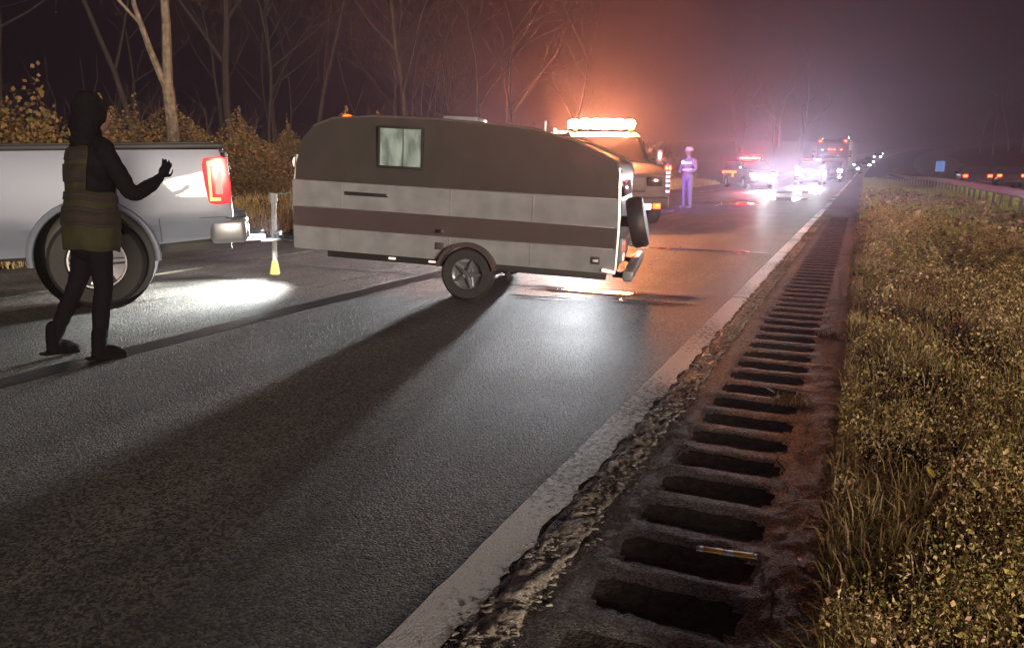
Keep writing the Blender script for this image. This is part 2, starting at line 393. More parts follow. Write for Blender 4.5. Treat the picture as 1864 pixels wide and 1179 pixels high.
tarstrip('lane_seam', -4.80, -4.58, 78, 390, .004, M['tar'], .02, 100, parent=road)
for y in (7.68, 12.12, 19.4, 27.5, 36.0): tarstrip('cross_joint', -9.9, -.95, y - .022, y + .022, .008, M['tar'], .012, 200, 'x', road)
tarstrip('edge_line', -7.86, -7.73, -20, 390, .004, M['old_paint'], .008, 700, parent=road)
# faint dashed marks between the lanes further on
for k in range(8):
    y = 26 + k * 12.2; tarstrip('lane_dash', -4.52, -4.40, y, y + 3, .005, M['white_paint'], .003, 20, parent=road)

# white edge line with a ragged outer side
def edge_line(y0, y1, n):
    ys = np.linspace(y0, y1, n); z = hill(ys)
    rag = .035 * (vnoise(ys, ys * 0, 9, 1) - .5) + .02 * (vnoise(ys, ys * 0, 31, 2) - .5)
    cols = [-1.10 + .008 * (vnoise(ys, ys * 0, 12, 8) - .5), np.full(n, -1.05), np.full(n, -.99), -.94 + rag]
    V = np.concatenate([np.stack([c + bend(ys), ys, z + .005], -1) for c in cols]); F = []
    i = np.arange(n - 1)
    for k in range(3): F.append(np.stack([i + k * n, i + (k + 1) * n, i + 1 + (k + 1) * n, i + 1 + k * n], -1))
    return link('edge_line', np_mesh('edge_line', V, np.concatenate(F), M['white_paint']), road)
edge_line(-6, 40, 2600); edge_line(40, 390, 400)

# shoulder with milled rumble grooves
GY = [1.72 + .302 * k for k in range(66)]
GX0, GX1, GW = -.655, -.215, .175
gy_arr = np.array(GY)
def in_groove(X, Y):
    d = np.abs(Y[..., None] - gy_arr).min(-1)
    u = (X - (GX0 + GX1) / 2) / ((GX1 - GX0) / 2)
    return (np.abs(u) ** 5 + (d / (GW / 2)) ** 5) < 1.0
def sh_z(X, Y):
    d = np.abs(Y[..., None] - gy_arr).min(-1)
    near = np.clip((np.maximum(np.maximum(GX0 - X, X - GX1), d - GW / 2)) / .03, 0, 1)
    z = .004 * (vnoise(X, Y, 9, 3) - .5) * near + .006 * (vnoise(X, Y, 55, 4) - .5)
    inx = np.clip(np.minimum(X - GX0, GX1 - X) / .03 + 1, 0, 1)
    z = z - .006 * np.exp(-(np.maximum(d - GW / 2, 0) / .018) ** 2) * inx
    # cracks on the outer half
    c = np.abs(vnoise(X, Y, 3.2, 6) - .5 + .12 * (vnoise(X, Y, 17, 7) - .5))
    z = z - .004 * np.exp(-(c / .006) ** 2) * near * (X > -.22)
    # crumbled joint beside the line
    j = np.exp(-((X + .845 + .03 * (vnoise(Y, Y * 0, 2.2, 9) - .5)) / .055) ** 2)
    z = z + j * (.020 * (vnoise(X, Y, 26, 10) - .58) + .012 * (vnoise(X, Y, 60, 11) - .5) - .002)
    # broken outer edge sinks to the verge
    e = np.clip((X + .045 + .03 * (vnoise(Y, Y * 0, 4.7, 12) - .5) + .04 * (vnoise(X, Y, 19, 13) - .5)) / .06, 0, 1)
    return z - .016 * e + .004
xs = np.unique(np.round(np.concatenate([np.arange(-.935, -.74, .012), np.arange(-.74, GX0, .02), [GX0], np.linspace(GX0, GX1, 16), [GX1], np.arange(GX1 + .02, .04, .02)]), 4))
ys_l = [1.2]
for gyv in GY:
    ys_l += list(np.linspace(gyv - GW / 2, gyv + GW / 2, 7)) + list(np.linspace(gyv + GW / 2, gyv + .302 - GW / 2, 7)[1:-1])
ys_l += list(np.arange(1.2, GY[0] - GW / 2, .03)); ysn = np.unique(np.round(np.array(ys_l), 4))
_sm = grid_mesh('shoulder', xs, ysn, sh_z, M['shoulder'], keep=lambda a, b: ~in_groove(a, b))
_co = np.empty(len(_sm.vertices) * 3, np.float32); _sm.vertices.foreach_get('co', _co); _co = _co.reshape(-1, 3)
_in = (_co[:, 0] > -.72) & (_co[:, 0] < -.14); _x, _y = _co[:, 0].copy(), _co[:, 1].copy()
_co[:, 0] += _in * (.016 * (vnoise(_x, _y, 30, 61) - .5) + .008 * (vnoise(_x, _y, 80, 62) - .5)); _co[:, 1] += _in * (.016 * (vnoise(_x, _y, 24, 63) - .5) + .012 * (vnoise(_x, _y, 70, 64) - .5))
_sm.vertices.foreach_set('co', _co.ravel()); _sm.update()
shoulder = link('shoulder', _sm)
M['old_crust'] = paint_mat('crumbled_old_paint', (.56, .51, .44), .425, under=(.06, .05, .045), scale=30)
link('crumbled_strip', grid_mesh('crumbled_strip', np.arange(-.925, -.775, .010), ysn[ysn < 19], lambda X, Y: sh_z(X, Y) + .003 + .016 * np.clip(vnoise(X * 2.2, Y, 32, 71) - .45, 0, 1) - .03 * np.clip((np.abs(X + .85) - .058 - .03 * (vnoise(X, Y, 21, 72) - .5)) / .02, 0, 1), M['old_crust']), shoulder); tag(shoulder, kind='structure')
far_sh = link('shoulder_strip', strip('shoulder_strip', -.935, .03, float(ysn[-1]), 395, .002, M['shoulder'], 4, 250), shoulder)
near_sh = link('shoulder_strip', strip('shoulder_strip', -.935, .03, -28, 1.21, .002, M['shoulder'], 4, 20), shoulder)
def groove_mesh():
    nx, ny = 18, 9; V = []; F = []
    for j in range(ny):
        v = -1 + 2 * j / (ny - 1)
        for i in range(nx):
            u = -1 + 2 * i / (nx - 1)
            x = u * (GX1 - GX0 + .03) / 2; y = v * (GW + .024) / 2
            ex = max(0, 1 - max(0, abs(u) - .80) / .2); s = max(0, 1 - v * v) * (ex ** .6)
            V.append((x, y, -.007 - .013 * s + .003 * (mnoise.noise(Vector((u * 9, v * 4, 0)))) * s))
    for j in range(ny - 1):
        for i in range(nx - 1): a = j * nx + i; F.append((a, a + 1, a + nx + 1, a + nx))
    return np_mesh('rumble_groove', V, F, M['groove'], True)
gm = groove_mesh()
for gyv in GY: link('rumble_groove', gm, shoulder, loc=((GX0 + GX1) / 2, gyv, 0))
# cross cracks over the shoulder
for y in (7.70, 12.13): tarstrip('shoulder_crack', -.93, -.02, y - .018, y + .018, .012, M['crack'], .02, 60, 'x', shoulder)

def crack(x, y, a, n, seed, wd=.0028, step=1.0, flat=False, par=None):
    rg = np.random.default_rng(seed); P = [(x, y)]
    for k in range(n):
        a += rg.normal(0, .55 if step == 1 else .25) if step == 1 else 0; b_ = a + rg.normal(0, .5); P.append((P[-1][0] + .022 * step * math.cos(b_), P[-1][1] + .03 * step * math.sin(b_)))
    P = np.array(P); w = wd * rg.uniform(.4, 1.5, len(P)); T = np.gradient(P, axis=0); T /= np.linalg.norm(T, axis=1)[:, None]; N = np.stack([-T[:, 1], T[:, 0]], -1) * w[:, None]
    z = (np.full(len(P), .006) if flat else sh_z(P[:, 0], P[:, 1]) + .003)[:, None]; V = np.concatenate([np.hstack([P - N, z]), np.hstack([P + N, z])]); i = np.arange(len(P) - 1); m_ = len(P)
    link('surface_crack', np_mesh('surface_crack', V, np.stack([i, i + 1, i + 1 + m_, i + m_], -1), M['crack']), par or shoulder)
for a_ in ((-.20, 3.2, 1.2, 26, 1), (-.17, 3.9, .2, 6, 2), (-.16, 3.55, .4, 5, 3), (-.19, 2.3, 1.3, 22, 4), (-.16, 5.0, 1.4, 30, 5), (-.15, 6.6, 1.5, 40, 6), (-.7, 3.0, 1.5, 30, 7)): crack(*a_)
for a_ in ((-5.4, 6.0, 1.5, 60, 23), (-6.6, 4.5, 1.0, 50, 24), (-2.4, 9.0, 1.6, 60, 25), (-3.6, 12.0, 1.4, 60, 26)): crack(*a_, .007, 2.6, True, road)
# glossy films added to the road so the lamps mirror as bright streaks
def glare_film(cx, cy, hx, hy, seed):
    V = [(cx, cy, .0095)]; n = 80
    for k in range(n):
        a = 2 * math.pi * k / n; q = 1 + .35 * mnoise.noise(Vector((math.cos(a) * 2.2, math.sin(a) * 2.2, seed))) + .25 * mnoise.noise(Vector((math.cos(a) * 7, math.sin(a) * 7, seed + 5)))
        V.append((cx + hx * q * math.cos(a), cy + hy * q * math.sin(a), .0095))
    o = link('glare_film', np_mesh('glare_film', V, [(0, 1 + k, 1 + (k + 1) % n) for k in range(n)], M['gloss']), road)
M['gloss'] = mat('lamp_gloss', (.012, .012, .013), .11, bump=.12, bscale=14, spec=.9)
glare_film(-2.35, 7.42, 1.05, .085, 1); glare_film(-1.75, 7.05, .45, .035, 2); glare_film(-2.9, 6.85, .35, .03, 3); glare_film(-2.2, 11.9, 1.0, .10, 4); glare_film(-2.8, 33.0, .9, 1.8, 5); glare_film(-4.6, 28.0, 1.2, 1.2, 6); glare_film(-3.2, 42, 1.3, 2.5, 7)

# loose chips of asphalt and paint along the joint
def chips(n, seed):
    rg = np.random.default_rng(seed); V = []; F = []
    y = 1.5 + (rg.random(n) ** 1.4) * 24; x = -.855 + rg.normal(0, .042, n)
    k = rg.random(n) < np.clip((vnoise(x, y, 14, 51) * .6 + vnoise(x, y, 5, 52) * .4 - .38) * 5, .04, 1); x, y = x[k], y[k]; n = len(x)
    s = .002 + .010 * rg.random(n) ** 2.5 * (1 + .03 * y)
    base = np.array([[-1, -.7, 0], [1, -.6, 0], [.8, .8, 0], [-.7, .9, 0], [-.7, -.5, .35], [.7, -.4, .3], [.6, .6, .38], [-.5, .6, .3]])
    f = np.array([[4, 5, 6, 7], [0, 1, 5, 4], [1, 2, 6, 5], [2, 3, 7, 6], [3, 0, 4, 7]])
    for k in range(n):
        a = rg.normal(.1, .5); c, sn = math.cos(a), math.sin(a)
        b = base * np.array([rg.uniform(.8, 1.7), rg.uniform(.4, .9), rg.uniform(.5, 1.0)]) * s[k]; b = b + rg.normal(0, .16, b.shape) * s[k] * [1, 1, .4]
        z = .004 + .006 * rg.random()
        V.append(np.stack([b[:, 0] * c - b[:, 1] * sn + x[k], b[:, 0] * sn + b[:, 1] * c + y[k], b[:, 2] + z], -1)); F.append(f + 8 * k)
    return np.concatenate(V), np.concatenate(F)
V, F = chips(15000, 3)
tag(link('asphalt_crumbs', np_mesh('asphalt_crumbs', V, F, M['chips'])), 'loose pale crumbs of broken asphalt along the outer side of the white edge line', 'gravel', kind='stuff')

# ------------------------------------------------------------------ vegetation as leaves and blades
def verge_h(x, y):
    return ground_z(x, y)
def leaves(n, xr, yr, size, m, name, height=.10, seed=0, ypow=1.6, density=None, droop=.5, xpow=1.0):
    """folded leaf = 2 triangles sharing a rib, floating in a layer of uneven height over the ground"""
    rg = np.random.default_rng(seed)
    x = xr[0] + (xr[1] - xr[0]) * rg.random(n) ** xpow; y = yr[0] + (yr[1] - yr[0]) * rg.random(n) ** ypow
    if density is not None:
        k = rg.random(n) < density(x, y); x, y = x[k], y[k]; n = len(x)
    hh = height * (.12 + 1.5 * np.clip(vnoise(x, y, 3.1, 21) * 1.5 - .35, 0, 1)) * (.3 + 1.4 * vnoise(x, y, 11, 22)) * np.clip(.35 + np.abs(x) * 2.2, .35, 1)
    z = ground_z(x, y) + hh * rg.random(n) ** .6
    s = size * (.45 + 1.15 * rg.random(n) ** 2) * np.clip(.45 + y * .09, .6, 2.3)
    az = rg.random(n) * 2 * np.pi; tilt = rg.normal(.55, .6, n); roll = rg.normal(0, .95, n)
    d = np.stack([np.cos(az) * np.cos(tilt), np.sin(az) * np.cos(tilt), np.sin(tilt)], -1)
    sd = np.stack([-np.sin(az), np.cos(az), np.zeros(n)], -1); up = np.cross(d, sd)
    sd2 = sd * np.cos(roll)[:, None] + up * np.sin(roll)[:, None]; up2 = np.cross(d, sd2)
    p = np.stack([x, y, z], -1); w = (.12 + .38 * rg.random(n))[:, None]; s = s[:, None]
    V = np.stack([p - d * s * .5, p + sd2 * s * w + up2 * s * .12, p + d * s * .5 - up2 * s * .1, p - sd2 * s * w + up2 * s * .12], 1).reshape(-1, 3)
    i = np.arange(n) * 4; F = np.concatenate([np.stack([i, i + 1, i + 2], -1), np.stack([i, i + 2, i + 3], -1)])
    return np_mesh(name, V, F, m)
def blades(n, xr, yr, length, width, m, name, seed=0, ypow=1.6, density=None, lean=.6, base=0.0, xpow=1.0, wy=.0):
    rg = np.random.default_rng(seed)
    x = xr[0] + (xr[1] - xr[0]) * rg.random(n) ** xpow; y = yr[0] + (yr[1] - yr[0]) * rg.random(n) ** ypow
    if density is not None:
        k = rg.random(n) < density(x, y); x, y = x[k], y[k]; n = len(x)
    z = ground_z(x, y) + base; L = length * rg.uniform(.5, 1.4, n) * (.5 + vnoise(x, y, 1.3, 31)); wd = width * rg.uniform(.6, 1.4, n) * (1 + wy * y)
    az = rg.random(n) * 2 * np.pi; ln = rg.normal(lean, .35, n)
    d = np.stack([np.cos(az), np.sin(az), np.zeros(n)], -1); sd = np.stack([-np.sin(az), np.cos(az), np.zeros(n)], -1)
    p = np.stack([x, y, z], -1); U = np.array([0, 0, 1.0]); L = L[:, None]; wd = wd[:, None]; ln = ln[:, None]
    mid = p + U * L * .55 * np.cos(ln * .5) + d * L * .55 * np.sin(ln * .5); tip = mid + U * L * .45 * np.cos(ln * 1.6) + d * L * .45 * np.sin(ln * 1.6)
    V = np.stack([p - sd * wd, p + sd * wd, mid + sd * wd * .8, mid - sd * wd * .8, tip], 1).reshape(-1, 3); i = np.arange(n) * 5
    F = np.concatenate([np.stack([i, i + 1, i + 2], -1), np.stack([i, i + 2, i + 3], -1), np.stack([i + 3, i + 2, i + 4], -1)])
    return np_mesh(name, V, F, m)
patch = lambda x, y: np.clip((.6 * vnoise(x, y, 1.7, 41) + .4 * vnoise(x, y, 4.5, 42) - .42) * 5 + .3, .03, 1)
tag(link('verge_weeds', leaves(420000, (.0, 3.6), (1.5, 18), .018, M['weeds'], 'verge_weeds', .26, 1, 1.7, patch, xpow=1.2)), 'low leafy brown and green weeds on the right verge beside the shoulder', 'weeds', kind='stuff')
tag(link('dry_grass', blades(150000, (.0, 4.6), (1.5, 24), .15, .0017, M['thatch'], 'dry_grass', 2, 1.6, lambda x, y: np.clip(vnoise(x, y, 2.3, 77) * 2.2 - .5, .06, 1), 1.0, wy=.13, xpow=1.2)), 'dry tan grass blades mixed through the right verge', 'grass', kind='stuff')
tag(link('verge_fringe', blades(16000, (-.03, .09), (1.4, 30), .08, .0028, M['thatch'], 'verge_fringe', 5, 1.3, None, 1.1, base=.0, wy=.08)), 'matted dry grass fringe creeping over the broken shoulder edge', 'grass', kind='stuff')
tag(link('fallen_leaves', leaves(26000, (.0, 4.4), (12, 45), .07, M['weeds'], 'fallen_leaves', .14, 3, 1.3, patch)), 'brown leaf litter scattered over the farther part of the verge', 'leaves', kind='stuff')
tag(link('mown_grass', blades(60000, (.05, 6.2), (16, 90), .17, .010, M['fargrass'], 'mown_grass', 4, 1.3, None, .5, wy=.01)), 'short green grass around the guardrail on the far right verge', 'grass', kind='stuff')
lf = blades(60000, (-13.5, -9.9), (-2, 60), .28, .007, M['thatch'], 'roadside_grass', 6, 1.2, None, .7, wy=.01)
tag(link('roadside_grass', lf), 'dry orange grass growing along the far left side of the road', 'grass', kind='stuff')
lm = leaves(30000, (-13, -9.8), (-2, 40), .07, M['brush'], 'left_leaf_litter', .06, 8, 1.2, patch)
tag(link('leaf_litter', lm), 'brown leaves lying on the far left roadside', 'leaves', kind='stuff')

# ------------------------------------------------------------------ trees and shrubs
def branch(mb, p, d, L, r, depth, rg, tips, n=6, segs=4, wob=.16):
    path = [p]; rad = [r]; cur = Vector(p); dd = Vector(d).normalized()
    for k in range(segs):
        dd = (dd + Vector((rg.gauss(0, wob), rg.gauss(0, wob), rg.gauss(.04, wob * .6)))).normalized()
        cur = cur + dd * L / segs; path.append(cur.copy()); rad.append(r * (1 - .62 * (k + 1) / segs))
        if depth > 0 and k >= 1 and rg.random() < .85:
            side = dd.cross(Vector((rg.gauss(0, 1), rg.gauss(0, 1), rg.gauss(0, .5)))).normalized()
            branch(mb, cur.copy(), dd * .75 + side * .8, L * rg.uniform(.45, .65), rad[-1] * .62, depth - 1, rg, tips, max(3, n - 2), 3, wob * 1.2)
    mb.tube(path, rad, n, cap=False)
    tips.append((cur.copy(), dd.copy(), L))
    if depth > 0:
        for q in range(2):
            side = dd.cross(Vector((rg.gauss(0, 1), rg.gauss(0, 1), rg.gauss(0, 1)))).normalized()
            branch(mb, cur.copy(), dd + side * .55, L * .6, rad[-1] * .8, depth - 1, rg, tips, max(3, n - 2), 3, wob * 1.2)
def crown_mesh(tips, rg, per, spread, size, name='crown'):
    V = []; F = []; k = 0
    for p, d, L in tips:
        for q in range(per):
            # a twig
            e = p + Vector((rg.gauss(0, 1), rg.gauss(0, 1), rg.gauss(0, .8))) * spread
            s = (e - p).cross(Vector((0, 0, 1))).normalized() * .006
            V += [p - s, p + s, e]; F.append((k, k + 1, k + 2)); k += 3
            for w in range(3):
                c = p.lerp(e, rg.uniform(.3, 1)); a = Vector((rg.gauss(0, 1), rg.gauss(0, 1), rg.gauss(0, 1))).normalized() * size; b = a.cross(Vector((rg.gauss(0, 1), rg.gauss(0, 1), rg.gauss(0, 1)))).normalized() * size * .6
                V += [c - a, c + b, c + a]; F.append((k, k + 1, k + 2)); k += 3
    return np_mesh(name, [tuple(v) for v in V], F, M['leafy'])
def tree_meshes(seed, H, r, stems, per=10, bark='bark_dark', depth=3):
    rg = random.Random(seed); mb = MB(); tips = []
    for (d, L, rr, z) in stems: branch(mb, Vector((0, 0, z)), d, L * H, rr * r, depth, rg, tips, 8, 6, .07)
    base = [(0, 0, -.6), (0, 0, .15), (0, 0, .8)]
    mb.tube(base, [r * 1.5, r * 1.25, r * 1.02], 8, cap=False)
    tm = mb.build('trunk', M[bark], mesh_only=True)
    return tm, crown_mesh(tips, rg, per, .55, .045)
variants = [tree_meshes(11, 12, .13, [((.05, 0, 1), .8, 1, 0)]), tree_meshes(12, 14, .17, [((-.05, .04, 1), .85, 1, 0)]),
            tree_meshes(13, 10, .10, [((.1, 0, 1), .8, 1, 0), ((-.25, .1, 1), .65, .7, .5)]), tree_meshes(14, 15, .2, [((0, -.03, 1), .8, 1, 0)])]
def place_tree(v, x, y, sc, rz, label, group=None, name='bare_tree'):
    z = float(ground_z(np.array(x), np.array(y)))
    t = empty(name, (x, y, z), rz, label, 'tree', group); t.scale = (sc, sc, sc)
    link('trunk', variants[v][0], t); link('crown', variants[v][1], t)
    return t
# the pale forked tree behind the pickup
def forked_tree():
    x, y = -17.0, 14.8; z = float(ground_z(np.array(x), np.array(y)))
    t = empty('forked_tree', (x, y, z), 0, 'pale forked bare tree rising from the brush behind the pickup truck', 'tree')
    mb = MB(); rg = random.Random(4); tips = []
    r_ = Vector((.66, .75, 0)).normalized()
    F0 = Vector((0, 0, 2.35))
    mb.tube([(0, 0, -.5), (0, 0, .3), r_ * .03 + Vector((0, 0, 1.3)), F0], [.22, .19, .16, .15], 10, cap=False)
    mb.tube([F0, F0 + r_ * .10 + Vector((0, 0, 1.6)), F0 + r_ * .12 + Vector((0, 0, 3.4)), F0 + r_ * .5 + Vector((0, 0, 7))], [.13, .11, .09, .04], 8, cap=False)
    mb.tube([F0 - Vector((0, 0, .2)), F0 + r_ * -.35 + Vector((0, 0, .9)), F0 + r_ * -.62 + Vector((0, 0, 2.0)), F0 + r_ * -.75 + Vector((0, 0, 5.5))], [.10, .08, .06, .03], 7, cap=False)
    for p, d, L, r in [(F0 + r_ * -.5 + Vector((0, 0, 1.5)), -r_ * .9 + Vector((0, 0, 1)), 3.4, .045), (F0 + r_ * .1 + Vector((0, 0, 2.2)), r_ * .7 + Vector((0, 0, 1)), 3, .045), (F0 + r_ * .12 + Vector((0, 0, 3.3)), -r_ * .5 + Vector((0, 0, 1)), 3.2, .05), (F0 + r_ * .5 + Vector((0, 0, 6.5)), Vector((0, 0, 1)), 3, .05)]:
        branch(mb, p, d, L, r, 2, rg, tips, 6, 4, .15)
    mb.build('trunk', M['bark'], t); link('crown', crown_mesh(tips, rg, 6, .45, .035), t)
forked_tree()
t2 = place_tree(0, -17.4, 27.0, 1.0, 1.0, 'slim pale trunked tree showing above the camper roof', name='slim_tree')
G1 = 'bare trees in the dark woods across the road'
for k in range(62):
    y = rnd.uniform(-2, 120); x = -rnd.uniform(18, 48)
    if y > 12: x -= 12
    if y > 12 and k % 2: continue
    if abs(x + 17) < 3 and abs(y - 14.8) < 3: continue
    x += float(bend(np.array(y)))
    place_tree(rnd.randrange(4), x, y, rnd.uniform(.8, 1.35), rnd.uniform(0, 6.28), 'bare late autumn tree in the dark woods on the left of the road', G1)
G2 = 'bare trees beyond the opposite road'
for k in range(34):
    y = rnd.uniform(45, 230); x = 19 + rnd.uniform(0, 26) + float(bend(np.array(y)))
    place_tree(rnd.randrange(4), x, y, rnd.uniform(.7, 1.15), rnd.uniform(0, 6.28), 'dark bare tree on the far right beyond the opposite road', G2)
G3 = 'trees far up the road'
for k in range(9):
    y = rnd.uniform(150, 260); x = -13 - rnd.uniform(0, 26) + float(bend(np.array(y)))
    place_tree(rnd.randrange(4), x, y, rnd.uniform(.9, 1.3), rnd.uniform(0, 6.28), 'dim tree far up the road where the carriageway climbs', G3)
# shrubs of dry brush in front of the woods
def shrub_mesh(seed):
    rg = random.Random(seed); V = []; F = []; k = 0; mb = MB(); tips = []
    for q in range(16):
        a = rg.random() * 6.28; d = Vector((math.cos(a) * .45, math.sin(a) * .45, 1)); branch(mb, Vector((rg.gauss(0, .2), rg.gauss(0, .2), -.1)), d, rg.uniform(.8, 1.6), .014, 1, rg, tips, 4, 3, .22)
    sm = mb.build('stems', M['twigs'], mesh_only=True)
    for q in range(5200):
        a = rg.random() * 6.28; rr = abs(rg.gauss(0, .55)); h = rg.random() ** .8 * 1.9 * max(.15, 1 - rr * .55) * (.7 + .5 * mnoise.noise(Vector((math.cos(a) * 1.5, math.sin(a) * 1.5, seed))))
        c = Vector((math.cos(a) * rr, math.sin(a) * rr, h)); u = Vector((rg.gauss(0, 1), rg.gauss(0, 1), rg.gauss(0, 1))).normalized() * rg.uniform(.018, .038); w = u.cross(Vector((rg.gauss(0, 1), rg.gauss(0, 1), rg.gauss(0, 1)))).normalized() * .03
        V += [c - u, c + w, c + u, c - w]; F.append((k, k + 1, k + 2, k + 3)); k += 4
    return sm, np_mesh('foliage', [tuple(v) for v in V], F, M['brush'])
shr = [shrub_mesh(s) for s in (1, 2, 3)]
k = 0
spots = [(-12.2 - rnd.uniform(0, 3.4), y + rnd.uniform(-.5, .5)) for y in np.arange(1, 60, .95)] + [(-15.5 - rnd.uniform(0, 3), y + rnd.uniform(-.5, .5)) for y in np.arange(2, 40, 1.6)]
for x, y in spots:
    t = empty('shrub', (x, y, float(ground_z(np.array(x), np.array(y)))), rnd.uniform(0, 6.28), 'dry orange brown shrub in the brush along the far left roadside', 'shrub', 'shrubs along the far left roadside')
    s = rnd.uniform(.75, 1.35); t.scale = (s, s, s * rnd.uniform(.75, 1.1)); a, b = shr[k % 3]; link('stems', a, t); link('foliage', b, t); k += 1

# ------------------------------------------------------------------ wheel
def wheel(parent, loc, r, w, side=1, rim='rim', spokes=6, name='wheel'):
    """axis along local y; side=+1 shows the face at +y"""
    T = Matrix.Rotation(R(-90 * side), 4, 'X'); mb = MB()
    mb.lathe([(r * .62, -w / 2), (r * .9, -w / 2 * 1.02), (r * .98, -w * .38), (r, -w * .2), (r, w * .2), (r * .98, w * .38), (r * .9, w / 2 * 1.02), (r * .62, w / 2), (r * .58, w * .3), (r * .58, -w * .3), (r * .62, -w / 2)], 36, T)
    o = mb.build('tyre', M['rubber']); o.name = name
    o.parent = parent; o.location = loc
    rm = MB(); rm.lathe([(r * .60, -w * .3), (r * .60, w * .36), (r * .56, w * .36), (r * .54, w * .1), (r * .2, w * .06), (r * .2, -w * .3)], 28, T)
    for k in range(spokes):
        a = 2 * math.pi * k / spokes; p0 = Vector((math.cos(a), math.sin(a), 0)) * r * .12; p1 = Vector((math.cos(a), math.sin(a), 0)) * r * .57
        rm.tube([T @ (p0 + Vector((0, 0, w * .30))), T @ (p1 + Vector((0, 0, w * .22)))], [r * .09, r * .06], 6)
    rm.lathe([(0, w * .36), (r * .13, w * .34), (r * .17, w * .26), (r * .17, w * .1)], 14, T)
    rm.build('rim', M[rim], o)
    return o

# ------------------------------------------------------------------ pickup truck (crossing on the left)
def pickup():
    t = empty('pickup_truck', (-6.49, 4.68, 0), R(220), 'silver pickup truck with glowing red tail light, towing the camper across the road', 'pickup truck')
    # local: x forward, y left (towards the camera), origin under the left rear wheel
    t.rotation_euler = (0, R(1.2), R(226))
    YL = .12; YR = -1.92   # body sides
    def side(co):
        x, y, z = co; m = (YL + YR) / 2; hw = (YL - YR) / 2
        k = 1 - .05 * ((z - .95) / .5) ** 2 - (.05 if z < .66 else 0) * 1.0
        if x < -1.05: k *= 1 - .35 * (-(x + 1.05)) ** 1.5
        return (x, m + (y - m) * k, z)
    bed = [(-1.19, .60), (-1.22, .80), (-1.20, 1.30), (-1.16, 1.44), (1.22, 1.46), (1.22, .50), (.52, .50)] + arc(0, .46, .52, 0, 180, 16) + [(-.52, .56)]
    # ordering: go round anticlockwise in x-z
    b = prism(bed, YL, YR, side, zcuts=(.62, .75, .88, 1.0, 1.12, 1.24, 1.36, 1.42), xcuts=(-1.1, -.9, -.6, -.3, 0, .3, .6))
    bo = b.build('bed', M['silver'], t, angle=28)
    # seam groove lines on the bed side
    m = MB(); m.box((-.88, YL - .012, .80), (.62, .012, .008)); m.box((-.575, YL - .006, .70), (.008, .02, .22)); m.build('panel_seam', M['black_plastic'], bo, smooth=False)
    fl = MB()
    ring = [Vector((.53 * math.cos(a), YL + .0, .46 + .53 * math.sin(a))) for a in np.linspace(R(-5), R(185), 22)]
    fl.tube(ring, [.03] * 22, 8); fl.build('fender_flare', M['silver'], t)
    well = MB(); well.lathe([(.50, -.05), (.50, .42), (.0, .42)], 30, Matrix.Translation((0, YL - .06, .46)) @ Matrix.Rotation(R(90), 4, 'X'), False); well.build('wheel_well', M['black_plastic'], t)
    # rail cap and cover
    rc = MB(); rc.box((.0, YL - .12, 1.475), (2.42, .20, .05), bev=.018); rc.box((.0, YR + .12, 1.475), (2.42, .20, .05), bev=.018); rc.box((-1.13, -.9, 1.47), (.14, 1.9, .055), bev=.018); rc.build('rail_cap', M['black_plastic'], t)
    cv = MB(); cv.box((.04, -.9, 1.503), (2.30, 1.62, .035), bev=.012); cv.build('bed_cover', M['black_plastic'], t)
    # tailgate
    tg = MB(); tg.box((-1.225, -.9, 1.06), (.03, 1.50, .72), bev=.012); tgo = tg.build('tailgate', M['silver'], t)
    hb = MB(); hb.box((-1.248, -.9, 1.28), (.02, .26, .07), bev=.008); hb.build('handle', M['black_plastic'], tgo)
    # tail lights
    for s, y in ((1, YL - .004), (-1, YR + .004)):
        out = [(-1.235, .93), (-1.24, 1.12), (-1.225, 1.36), (-1.16, 1.375), (-1.02, 1.36), (-1.0, 1.30), (-1.01, 1.10), (-1.03, .94), (-1.1, .92)]
        tl = prism(out, y - s * .06, y + s * .012, None, bev=.008).build('tail_light', M['tl_red'], t)
        cc = [(-1.07, .955), (-1.075, 1.33), (-1.13, 1.335), (-1.13, 1.30), (-1.10, 1.28), (-1.095, .99), (-1.17, .985), (-1.17, .955)][::-1]
        prism([(x + .03, z) for x, z in cc], y + s * .008, y + s * .020, None).build('glow_tube', M['tl_core'], tl)
        dk = prism([(-1.095, 1.02), (-1.10, 1.10), (-1.135, 1.24), (-1.165, 1.24), (-1.165, 1.02)][::-1], y + s * .010, y + s * .019, None); dk.build('dark_lens', mat('dark_red_lens', (.12, .01, .02), .2), tl)
        wmb = MB()
        for z0, z1 in ((1.24, 1.32), (1.13, 1.22), (1.03, 1.115), (.945, 1.015)): wmb.box((-1.20, y - s * .022, (z0 + z1) / 2), (.062, .06, z1 - z0), bev=.01)
        wmb.build('side_segment', M['tl_white'], tl)
    # bumper
    bp = MB()
    bp.box((-1.30, -.9, .66), (.15, 1.86, .20), bev=.05, seg=3)
    for s, y in ((1, YL - .08), (-1, YR + .08)): bp.box((-1.18, y, .66), (.34, .13, .24), bev=.05, seg=3)
    bpo = bp.build('rear_bumper', M['bumper'], t)
    st = MB(); st.box((-1.31, -.9, .766), (.13, 1.2, .012), bev=.004); st.box((-1.24, YL - .09, .786), (.22, .14, .012), bev=.004); st.build('step_pad', M['black_plastic'], bpo)
    pl = MB(); pl.box((-1.381, -.9, .66), (.012, .31, .155), bev=.004); pl.build('licence_plate', M['refl'], bpo)
    hx = MB(); hx.box((-1.36, -.9, .50), (.4, .07, .07), bev=.008); hx.box((-1.62, -.9, .46), (.22, .06, .03), bev=.006); hx.lathe([(0, .06), (.024, .045), (.03, .025), (.02, 0), (.02, -.02)], 12, Matrix.Translation((-1.69, -.9, .50))); hx.build('hitch', M['frame_black'], t)
